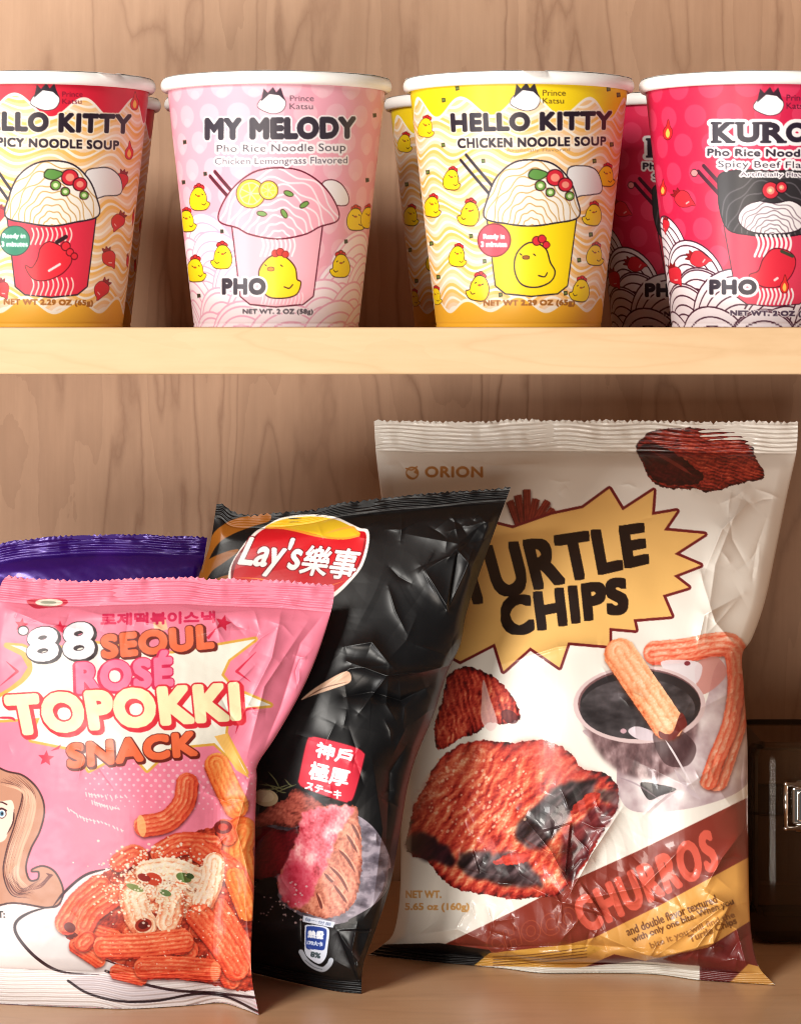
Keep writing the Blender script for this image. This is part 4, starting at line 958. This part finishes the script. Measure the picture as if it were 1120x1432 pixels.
    a.text('8%', [(330, 665), (455, 695), (440, 755), (320, 730)], (60, 76, 84), 6)
    a.stroke([(195, 670), (260, 780), (360, 860), (480, 900), (560, 840), (588, 780)], 66, (170, 178, 192)); a.stroke([(250, 780), (360, 865), (470, 900)], 8, (90, 96, 110), True)
    a.frame(0, 0, 1); a.stroke([(283, 800), (300, 712)], 2.2, (150, 100, 50), False)
    return a
def rel_black(X, Y, U, V):
    h = .0022*fbm(X/120, Y/120, 13, 2)+.0021*crumple(X, Y, 74, 25, 6)+.0003*crumple(X, Y, 34, 28, 5)*(.4+.9*sm(420, 560, X)*sm(960, 860, Y))+.001*crumple(X, Y, 90, 26, 5)
    for pts, w, am in (([(560, 745), (640, 760), (690, 720)], 14, .004), ([(590, 800), (640, 770), (665, 800)], 9, .005), ([(625, 855), (600, 815), (588, 790)], 10, .005), ([(625, 855), (650, 800), (662, 765)], 8, .006),
                       ([(480, 905), (520, 898), (550, 935)], 9, .006), ([(485, 925), (540, 945), (590, 940), (640, 928)], 7, .009), ([(440, 970), (490, 935), (550, 930)], 8, .004), ([(545, 930), (540, 985), (555, 1010)], 9, .004),
                       ([(500, 1000), (545, 940)], 7, .004), ([(620, 700), (560, 720), (480, 712)], 9, .002), ([(700, 705), (660, 790), (640, 900)], 16, .004), ([(470, 1010), (455, 1040), (450, 1075)], 14, .003),
                       ([(500, 1290), (492, 1330), (505, 1385)], 6, .006), ([(470, 1300), (500, 1345), (505, 1390)], 6, .005), ([(520, 1060), (535, 1160), (520, 1280)], 18, .006)):
        h = h+ridge(X, Y, pts, w, am*.48)
    h = h+fine_creases(X, Y, (540, 720, 690, 930), 14, 1, .0010, 24, 90)+fine_creases(X, Y, (430, 900, 620, 1060), 10, 2, .0010, 20, 80)+fine_creases(X, Y, (340, 1040, 560, 1380), 26, 3, .0011)+fine_creases(X, Y, (420, 700, 700, 760), 22, 4, .0012)
    h = h+facet(X, Y, [(588, 792), (640, 772), (626, 856)], (.7, .7), .0035)+facet(X, Y, [(470, 1300), (520, 1300), (505, 1386)], (.8, .5), .004)
    h = h-ridge(X, Y, [(600, 960), (560, 980), (520, 968), (480, 975)], 12, .006)-ridge(X, Y, [(570, 1040), (545, 1080), (540, 1180)], 16, .004)
    return h
M_black = print_mat('printed_dark_film', .38, .0, .36, .9, .07, .2)
snack_bag('tilted black snack bag with a red and yellow round logo and a sliced steak', 'snack bags leaning in the lower compartment', art_black(),
    [(303, 705), (293, 764), (276, 812), (262, 900), (262, 1050), (280, 1200), (295, 1300), (300, 1352)],
    [(714, 682), (691, 744), (654, 851), (644, 900), (625, 941), (606, 1000), (582, 1058), (570, 1100), (560, 1160), (545, 1240), (522, 1310), (508, 1350), (505, 1391)],
    [(303, 705), (312, 706), (330, 718), (379, 719), (437, 713), (482, 703), (572, 693), (650, 686), (714, 682)],
    [(300, 1352), (349, 1361), (408, 1375), (467, 1387), (505, 1391)],
    lambda u: .045-.012*u, .026, .010, rel_black, M_black, .95, .030, .975, (1.8, 9), power=.6)

# ---- cream bag -----------------------------------------------------
def art_cream():
    a = Art(505, 575, 1125, 1395, 2.0, (236, 231, 222))
    a.frame(510, 570, 1.8361); DR = (112, 24, 30)
    CH = ((40, 10, 12), (96, 24, 22), (150, 44, 34), (190, 74, 52), (226, 130, 96))
    # single shell, top right
    a.food([(696, 100), (715, 78), (745, 58), (830, 52), (930, 60), (985, 88), (1005, 130), (1026, 178), (985, 190), (940, 202), (890, 216), (850, 208), (790, 208), (740, 192), (715, 145)], CH, 18, 5.0, 71, 1.4, .28, .6, .45, spk=.1, cell=7)
    a.food([(705, 102), (740, 92), (800, 120), (850, 155), (870, 185), (830, 200), (770, 195), (738, 180), (716, 140)], ((24, 8, 10), (66, 18, 20), (110, 34, 32)), 35, 7, 72, 1.5)
    a.stroke([(735, 110), (790, 140), (840, 172)], 9, (150, 60, 50), True, True, .7)
    # churro bundle behind the burst
    for k, (p, q) in enumerate((((372, 240), (395, 300)), ((392, 225), (408, 300)), ((415, 210), (418, 300)), ((440, 235), (425, 300)), ((470, 240), (432, 300)), ((485, 262), (440, 305)))): a.tube([p, q], 20, ((60, 16, 14), (120, 36, 28), (160, 66, 48)), 80+k, 3)
    burst = [(480, 275), (560, 258), (628, 208), (662, 264), (742, 212), (737, 276), (802, 265), (768, 315), (874, 325), (795, 376), (863, 405), (793, 432), (832, 462), (765, 482), (788, 536), (690, 544), (696, 572), (628, 566), (628, 612), (522, 603), (500, 668), (425, 616), (356, 678), (334, 606), (245, 652), (150, 600), (200, 500), (150, 420), (260, 370), (300, 290), (380, 310)]
    m, bb = a.poly(burst, (238, 190, 112), [(7, DR)])
    a.text('TURTLE', [(215, 375), (712, 302), (724, 396), (255, 508)], (24, 12, 10), 6.5, None, 0, 1.08, 1.0, True)
    a.text('CHIPS', [(348, 494), (666, 440), (672, 522), (362, 586)], (24, 12, 10), 6.5, None, 0, 1.1, 1.0, True)
    OR = (186, 128, 66)
    a.text('ORION', (156, 152, 302, 178), OR, 1.6, space=1.1)
    a.ell(122, 168, 17, 17, OR); a.blob([(108, 168), (118, 156), (130, 158), (126, 166), (134, 172), (124, 180)], (236, 231, 222), None, .8); a.stroke([(106, 156), (120, 160), (134, 152)], 4, OR)
    # ---- middle
    a.frame(510, 880, 1.8361)
    # bowl of sauce with its soft grey surroundings
    m, bb = a.blob([(560, 260), (640, 330), (650, 420), (700, 470), (860, 455), (980, 400), (985, 300), (975, 150), (940, 60), (900, 100), (870, 200), (800, 260), (700, 280)], (196, 178, 180))
    a.field(m, bb, lambda X, Y, m: pal(np.clip(fbm(X/26, Y/26, 75, 4)*1.5-.2, 0, 1), [(160, 134, 140), (200, 182, 186), (232, 222, 222)]).astype(np.float32), .9)
    m, bb = a.cover([a.tf(spline([(560, 220), (580, 285), (625, 345), (690, 380), (770, 378), (826, 335), (856, 240), (800, 260), (700, 270), (620, 250)]))], 30); m = blur(m, 6); a.field(m, bb, lambda X, Y, m: pal(np.clip(fbm(X/9, Y/16, 76, 4)*1.5-.25, 0, 1), [(70, 46, 48), (118, 88, 90), (176, 146, 148)]).astype(np.float32), .95)
    # hook shaped churro at the right
    C4 = ((150, 46, 30), (208, 76, 50), (228, 106, 76), (236, 150, 118), (248, 206, 184))
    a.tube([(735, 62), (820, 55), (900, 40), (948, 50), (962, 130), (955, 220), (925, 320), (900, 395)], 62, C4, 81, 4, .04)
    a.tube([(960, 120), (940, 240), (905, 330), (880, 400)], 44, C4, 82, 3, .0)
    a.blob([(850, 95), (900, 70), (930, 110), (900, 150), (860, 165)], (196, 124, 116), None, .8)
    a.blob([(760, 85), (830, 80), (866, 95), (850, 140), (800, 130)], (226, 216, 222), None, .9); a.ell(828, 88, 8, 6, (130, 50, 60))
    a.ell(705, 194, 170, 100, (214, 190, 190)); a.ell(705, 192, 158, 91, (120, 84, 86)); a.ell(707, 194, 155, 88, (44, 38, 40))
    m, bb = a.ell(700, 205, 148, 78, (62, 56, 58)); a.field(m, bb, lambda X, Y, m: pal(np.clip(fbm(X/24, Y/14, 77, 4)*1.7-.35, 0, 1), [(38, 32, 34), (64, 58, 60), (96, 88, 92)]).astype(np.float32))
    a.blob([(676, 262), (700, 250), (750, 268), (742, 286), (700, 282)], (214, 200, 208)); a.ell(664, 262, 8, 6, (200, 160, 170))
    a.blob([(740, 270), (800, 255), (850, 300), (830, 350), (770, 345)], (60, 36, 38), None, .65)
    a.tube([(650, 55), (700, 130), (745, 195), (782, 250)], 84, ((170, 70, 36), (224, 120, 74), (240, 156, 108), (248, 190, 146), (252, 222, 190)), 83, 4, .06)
    a.blob([(755, 262), (775, 270), (792, 262), (812, 215), (828, 245), (812, 262), (790, 285), (760, 280)], (110, 40, 34)); 
    a.stroke([(772, 285), (800, 330), (850, 420)], 5, (226, 214, 218), True, True); a.stroke([(795, 360), (830, 410), (862, 438)], 12, (206, 190, 196), True, True)
    a.blob([(708, 395), (760, 400), (800, 412), (760, 428), (728, 438)], (34, 22, 26)); a.stroke([(650, 380), (700, 400), (760, 440)], 4, (150, 130, 140), True, True, .6)
    # band
    a.frame(510, 1120, 1.8361); RB = (132, 50, 38)
    a.poly([(100, 430), (200, 372), (380, 285), (545, 200), (700, 130), (975, -4), (1010, -20), (1010, 500), (100, 500)], RB)
    a.poly([(340, 440), (400, 400), (590, 352), (760, 268), (985, 146), (1010, 140), (1010, 330), (890, 375), (720, 412), (600, 430), (420, 440)], (222, 164, 84))
    a.poly([(560, 430), (640, 395), (720, 412), (880, 378), (985, 312), (1010, 300), (1010, 470), (560, 470)], (112, 34, 32))
    a.poly([(-20, 372), (190, 366), (320, 384), (330, 400), (275, 428), (-20, 430)], (20, 12, 12))
    a.poly([(320, 392), (560, 366), (610, 380), (560, 410), (480, 428), (280, 424)], (214, 160, 70))
    for k in range(4): a.stroke([(330, 402+k*7), (430, 396+k*7), (570, 378+k*8)], 2.5, (120, 74, 30), True)
    a.poly([(-20, 428), (300, 425), (540, 430), (700, 412), (860, 425), (860, 470), (-20, 470)], (232, 226, 216))
    a.poly([(935, 470), (985, 420), (1070, 440), (1075, 480)], (214, 160, 84))
    tq = lambda x0, y0, x1, y1, h: [(x0, y0), (x1, y1), (x1+h*.38, y1+h), (x0+h*.38, y0+h)]
    TX = (110, 66, 30)
    a.text('and double flavor textured', [(668, 328), (898, 242), (906, 262), (676, 348)], TX, .5); a.text('with only one bite. When you', [(684, 350), (942, 250), (950, 270), (692, 370)], TX, .5)
    a.text('bite it you will find the', [(730, 366), (945, 285), (953, 303), (738, 385)], (150, 100, 50), .5); a.text('Turtle Chips', [(830, 348), (950, 300), (958, 320), (838, 370)], (140, 90, 40), .9)
    a.text('CHURROS', [(532, 262), (884, 76), (906, 172), (572, 338)], (214, 92, 74), 5.5, None, 0, 1.22)
    a.text('CHOCO', [(312, 352), (535, 272), (547, 322), (322, 392)], (130, 48, 37), 2.5, [(4.5, (162, 74, 50))], 0, 1.2)
    a.text('NET WT.', (106, 232, 196, 250), (214, 160, 92), 1.0); a.text('5.65 oz (160g)', (104, 264, 268, 286), (214, 160, 92), 1.0)
    # the two crisp shells
    a.frame(510, 880, 1.8361); C5 = ((20, 6, 10), (78, 14, 16), (140, 30, 26), (190, 56, 44), (218, 92, 66), (238, 142, 104), (252, 206, 170))
    a.food([(200, 180), (215, 120), (260, 95), (320, 115), (370, 160), (398, 215), (392, 235), (350, 245), (320, 240), (290, 265), (240, 285), (190, 310), (180, 250)], C5, 75, 8, 84, 1.4, .32, .6, .35, spk=.1, cell=8, bias=.07, grain=.6)
    a.poly(spline([(305, 130), (322, 180), (340, 240), (322, 262), (300, 235), (300, 180)]), (232, 200, 196), None, .75); a.ell(372, 225, 24, 16, (70, 20, 28), 30, None, .7)
    a.frame(560, 1010, 3.5); 
    big = [(25, 600), (45, 500), (70, 400), (130, 300), (160, 230), (240, 140), (340, 95), (450, 92), (560, 100), (690, 88), (790, 125), (850, 170), (890, 230), (1000, 250), (1058, 310), (1066, 410), (1020, 490), (960, 590), (900, 700), (830, 790), (760, 850), (660, 860), (560, 870), (440, 850), (330, 832), (240, 800), (170, 730), (120, 670), (60, 655)]
    a.food(big, C5, -52, 14, 85, 1.6, .30, .62, .42, spk=.10, cell=13, edge=11, bias=.13, grain=.7)
    # paler upper back of the shell
    m, bb = a.cover([a.tf(spline([(560, 100), (690, 88), (800, 130), (880, 225), (980, 260), (900, 290), (800, 310), (720, 260), (640, 190), (560, 150)]))], 40); m = blur(m, 9); a.field(m, bb, lambda X, Y, m: pal(np.clip(fbm(X/7, Y/5, 87, 4)*1.7-.3, 0, 1), [(186, 56, 50), (214, 90, 78), (238, 150, 132)]).astype(np.float32), .6)
    m, bb = a.cover([a.tf(spline([(60, 440), (110, 320), (200, 210), (330, 120), (460, 110), (380, 200), (250, 290), (150, 400)]))], 40); m = blur(m, 10); a.field(m, bb, lambda X, Y, m: pal(np.clip(fbm(X/4, Y/3.2, 97, 4)*2.2-.6, 0, 1), [(176, 60, 42), (224, 120, 84), (250, 214, 182)]).astype(np.float32), .5)
    # dark chocolate flanks
    def dark(P, seed, al=.95, c=((14, 10, 12), (44, 34, 38), (86, 72, 76), (140, 120, 124))):
        m, bb = a.cover([a.tf(spline(P))], 20); m = blur(a.rough_edge(m, bb, 3, seed, 10.0), 5); a.field(m, bb, lambda X, Y, m: pal(np.clip(fbm((X-Y)/40, (X+Y)/12, seed, 3)*1.7-.40, 0, 1), c).astype(np.float32), al)
    dark([(28, 600), (50, 560), (110, 540), (190, 590), (260, 650), (270, 700), (200, 690), (120, 668), (50, 650)], 88, .95, ((10, 6, 12), (28, 14, 26), (60, 24, 36)))
    dark([(560, 530), (620, 450), (700, 370), (790, 310), (880, 285), (960, 280), (930, 350), (850, 430), (780, 530), (720, 600), (640, 620), (580, 590)], 89)
    dark([(280, 690), (330, 640), (440, 640), (560, 640), (640, 720), (700, 800), (640, 812), (520, 806), (400, 780), (320, 745)], 90)
    dark([(800, 560), (880, 480), (960, 420), (1060, 410), (1020, 490), (950, 600), (880, 720), (820, 780), (780, 700)], 91, .85, ((30, 6, 14), (84, 22, 30), (130, 50, 56)))
    dark([(960, 330), (1050, 330), (1066, 400), (1000, 400)], 92, .8)
    a.food([(860, 400), (920, 350), (980, 360), (940, 410), (860, 450), (830, 450)], ((160, 40, 30), (222, 76, 56), (236, 130, 100)), -30, 10, 93); a.food([(460, 680), (560, 640), (640, 650), (600, 690), (480, 700)], ((160, 40, 30), (214, 70, 54), (236, 120, 96)), -10, 10, 94)
    q = np.random.default_rng(15)
    for k in range(130):
        x, y = q.uniform(130, 620), q.uniform(180, 560); r = q.uniform(4, 10); a.ell(x, y, r, r*.7, (252, 214, 180), -50, None, .6)
    return a
def rel_cream(X, Y, U, V):
    h = .003*fbm(X/110, Y/110, 33, 3)+.0011*crumple(X, Y, 110, 45, 5)+.0048*crumple(X, Y, 40, 46, 6)*sm(170, 40, np.hypot((X-800)/1.3, (Y-1235)))+.0030*crumple(X, Y, 52, 47, 5)*sm(1200, 1290, Y)
    for pts, w, am in (([(985, 900), (1000, 790), (1040, 690)], 20, .004), ([(1050, 700), (1010, 740), (985, 800)], 10, .004), ([(975, 905), (985, 860), (1040, 830)], 10, .004), ([(1030, 905), (1000, 870), (975, 790)], 10, .003),
                       ([(640, 640), (690, 650), (760, 648)], 10, .003), ([(700, 930), (780, 905), (840, 900)], 7, .0025), ([(800, 1250), (770, 1190), (720, 1130)], 9, .005), ([(790, 1262), (830, 1190), (870, 1130)], 9, .005),
                       ([(730, 1170), (770, 1195), (800, 1185)], 6, .005), ([(790, 1265), (740, 1240), (650, 1230)], 9, .004), ([(800, 1262), (900, 1240), (960, 1180)], 10, .004), ([(985, 1245), (1010, 1200), (1040, 1160)], 8, .004),
                       ([(990, 1250), (1015, 1265), (900, 1350)], 7, .006), ([(925, 1310), (905, 1345)], 6, .005), ([(1024, 1265), (985, 1310), (960, 1345)], 8, .005), ([(830, 1305), (900, 1335), (960, 1350)], 9, .004),
                       ([(570, 1310), (640, 1300), (700, 1330)], 14, .004), ([(1000, 1285), (1030, 1300), (1046, 1360)], 8, .004), ([(880, 1060), (960, 1100), (1030, 1050)], 18, .003), ([(940, 1010), (1000, 980), (1040, 960)], 16, .003)):
        h = h+ridge(X, Y, pts, w, am)
    h = h+fine_creases(X, Y, (640, 1120, 900, 1290), 48, 11, .0013)+fine_creases(X, Y, (820, 1200, 1050, 1370), 34, 12, .0014)+fine_creases(X, Y, (960, 660, 1090, 920), 16, 13, .0009, 20, 90)+fine_creases(X, Y, (530, 640, 1080, 720), 16, 14, .0008)+fine_creases(X, Y, (830, 880, 1040, 1130), 20, 15, .0009)+fine_creases(X, Y, (560, 1280, 800, 1340), 20, 16, .0012)
    h = h+facet(X, Y, [(893, 1350), (930, 1302), (1026, 1258), (1000, 1322)], (.75, .65), .0085)+facet(X, Y, [(726, 1170), (800, 1150), (792, 1225)], (.8, .6), .005)+facet(X, Y, [(630, 1212), (660, 1180), (672, 1222)], (.8, .5), .003)+facet(X, Y, [(776, 1262), (812, 1232), (846, 1282)], (.7, .7), .005)
    h = h-ridge(X, Y, [(560, 1316), (700, 1326), (820, 1322), (960, 1330)], 10, .004)-ridge(X, Y, [(1045, 1180), (1036, 1090), (1046, 1000)], 14, .003)
    return h
M_cream = print_mat('printed_gloss_film', .38, .26, .5, .78, .06, .08)
snack_bag('large cream snack bag with a gold starburst and big red brown shells, right', 'snack bags leaning in the lower compartment', art_cream(),
    [(523, 588), (526, 636), (533, 695), (545, 800), (552, 950), (558, 1100), (560, 1230), (552, 1300), (535, 1322), (514, 1337)],
    [(1116, 590), (1113, 634), (1100, 695), (1086, 765), (1070, 840), (1052, 892), (1038, 916), (1040, 960), (1045, 1040), (1046, 1150), (1047, 1240), (1050, 1300), (1060, 1350), (1084, 1379)],
    [(523, 588), (620, 590), (720, 588), (820, 588), (920, 589), (1020, 590), (1116, 590)],
    [(514, 1337), (600, 1346), (700, 1355), (760, 1362), (850, 1362), (920, 1364), (980, 1372), (1084, 1379)],
    lambda u: .125-.012*u, .036, .018, rel_cream, M_cream, 1.0, .055, .972, (2.2, 8.6), power=.5)

# ---- purple bag ----------------------------------------------------
def art_purple():
    a = Art(-90, 735, 310, 1365, 1.0, (62, 16, 132)); bb = (0, 0, a.w, a.h); X, Y = a.grid(bb)
    a.put(sm(.55, .7, fbm(X/90, Y/40, 5, 3))*.5, bb, (84, 30, 160)); return a
M_purple = print_mat('purple_metallic_film', .3, .2, .6, .75, .05, .1, .35)
snack_bag('plain shiny purple bag mostly hidden behind the pink bag', 'snack bags leaning in the lower compartment', art_purple(),
    [(-80, 790), (-84, 900), (-84, 1100), (-80, 1250), (-75, 1352)], [(290, 751), (283, 800), (272, 900), (266, 1100), (268, 1250), (272, 1352)],
    [(-80, 790), (-40, 772), (0, 761), (43, 754), (111, 749), (193, 748), (240, 750), (290, 751)], [(-75, 1352), (100, 1357), (272, 1352)],
    .062, .016, .010, lambda X, Y, U, V: .002*fbm(X/60, Y/40, 55)+.0014*crumple(X, Y, 60, 56, 4)+ridge(X, Y, [(40, 762), (110, 757), (200, 760)], 5, .002), M_purple, 1.6, .045, .97, (1.6, 8))

# ------------------------------------------------------------------ clear clasped container at the right
def glass(name, tint, rough=.06):
    m, nt, b, N, L = newmat(name)
    tr = N('ShaderNodeBsdfTransparent'); tr.inputs[0].default_value = tint+(1,); mix = N('ShaderNodeMixShader'); lw = N('ShaderNodeFresnel'); lw.inputs['IOR'].default_value = 1.42
    tc = N('ShaderNodeTexCoord'); no = N('ShaderNodeTexNoise'); no.inputs['Scale'].default_value = 25; mr = N('ShaderNodeMapRange')
    mr.inputs['To Min'].default_value = rough*.5; mr.inputs['To Max'].default_value = rough*1.6
    L(tc.outputs['Object'], no.inputs['Vector']); L(no.outputs['Fac'], mr.inputs['Value']); L(mr.outputs[0], b.inputs['Roughness'])
    b.inputs['Specular IOR Level'].default_value = .3; b.inputs['Base Color'].default_value = (.075, .045, .025, 1)
    ad = N('ShaderNodeMath'); ad.inputs[1].default_value = .16; L(lw.outputs[0], ad.inputs[0])
    L(ad.outputs[0], mix.inputs[0]); L(tr.outputs[0], mix.inputs[1]); L(b.outputs[0], mix.inputs[2])
    L(mix.outputs[0], nt.nodes['Material Output'].inputs['Surface']); return m
M_glass = glass('clear_acrylic', (.88, .82, .76)); M_chrome = plain('chrome', (.78, .76, .74), .12, 1.0, .5, 0, .04)
BX0, BX1, BY0, BY1, BZ = .1555, .2305, .078, .168, FLOOR+.0905
jar = thing('storage_container', ((BX0+BX1)/2, (BY0+BY1)/2, FLOOR), 'dark see-through container with a chrome clasp beside the cream bag', 'container')
def rrect(hx, hy, r, n=7):
    out = []
    for cx, cy, a0 in ((hx-r, hy-r, 0), (-hx+r, hy-r, 90), (-hx+r, -hy+r, 180), (hx-r, -hy+r, 270)):
        out += [(cx+r*math.cos(math.radians(a0+90*k/n)), cy+r*math.sin(math.radians(a0+90*k/n))) for k in range(n+1)]
    return out
def shell(prof, hx, hy, r):
    """walls of a rounded box from a profile of (inset, z)"""
    bm = bmesh.new(); rings = []
    for d, z in prof: rings.append([bm.verts.new((x, y, z)) for x, y in rrect(hx-d, hy-d, max(.0015, r-d))])
    for A, B in zip(rings, rings[1:]):
        for k in range(len(A)): bm.faces.new((A[k], A[(k+1) % len(A)], B[(k+1) % len(A)], B[k]))
    bm.faces.new(rings[0]); bm.faces.new(rings[-1]); bmesh.ops.recalc_face_normals(bm, faces=bm.faces); return bm
hx, hy = (BX1-BX0)/2, (BY1-BY0)/2
link(bpy.data.objects.new('container_body', bm_mesh('container_body', shell([(.006, .0006), (.0025, .0012), (.0006, .004), (0, .009), (0, .058), (.0028, .058), (.0028, .0165), (.0045, .0125), (.008, .0115)], hx, hy, .012), M_glass, False)), jar)
link(bpy.data.objects.new('container_lid', bm_mesh('container_lid', shell([(0, .0586), (0, .083), (.0008, .0868), (.003, .0893), (.007, .0902), (.007, .0876), (.0045, .0868), (.003, .084), (.0028, .0586)], hx, hy, .012), M_glass, False)), jar)
# clasp: plate, wire bail and roller
cx0 = (1095-HX)*(D+BY0-.004)/F-(BX0+BX1)/2; zc0 = (HY-1128)*(D+BY0-.004)/F-FLOOR
bm = bmesh.new(); add_box(bm, cx0+.004, cx0+.022, -hy-.0035, -hy-.0006, zc0-.0085, zc0+.0085, .0012, 2); add_box(bm, cx0+.0065, cx0+.0195, -hy-.0048, -hy-.0034, zc0-.0066, zc0+.0066, .0006, 2)
cl = link(bpy.data.objects.new('clasp', bm_mesh('clasp', bm, M_chrome)), jar)
def rod(bm, p, q, r, n=14):
    from mathutils import Vector, Matrix
    p, q = Vector(p), Vector(q); d = q-p
    mt = Matrix.Translation((p+q)/2) @ d.to_track_quat('Z', 'Y').to_matrix().to_4x4()
    bmesh.ops.create_cone(bm, cap_ends=True, segments=n, radius1=r, radius2=r, depth=d.length, matrix=mt)
bm = bmesh.new(); yy = -hy-.0042
for z in (-.0098, .0098): rod(bm, (cx0+.0012, yy, zc0+z), (cx0+.0245, yy, zc0+z), .0011)
for x in (.0012, .0245): rod(bm, (cx0+x, yy, zc0-.0098), (cx0+x, yy, zc0+.0098), .0011)
for x in (.0012, .0245):
    for z in (-.0098, .0098): bmesh.ops.create_uvsphere(bm, u_segments=12, v_segments=8, radius=.0012, matrix=__import__('mathutils').Matrix.Translation((cx0+x, yy, zc0+z)))
wr = link(bpy.data.objects.new('wire_bail', bm_mesh('wire_bail', bm, M_chrome, True)), cl)
bm = bmesh.new()
for z in (-.0098, .0098): rod(bm, (cx0+.0055, yy-.0002, zc0+z), (cx0+.021, yy-.0002, zc0+z), .0019, 20)
link(bpy.data.objects.new('roller', bm_mesh('roller', bm, M_chrome, True)), cl)
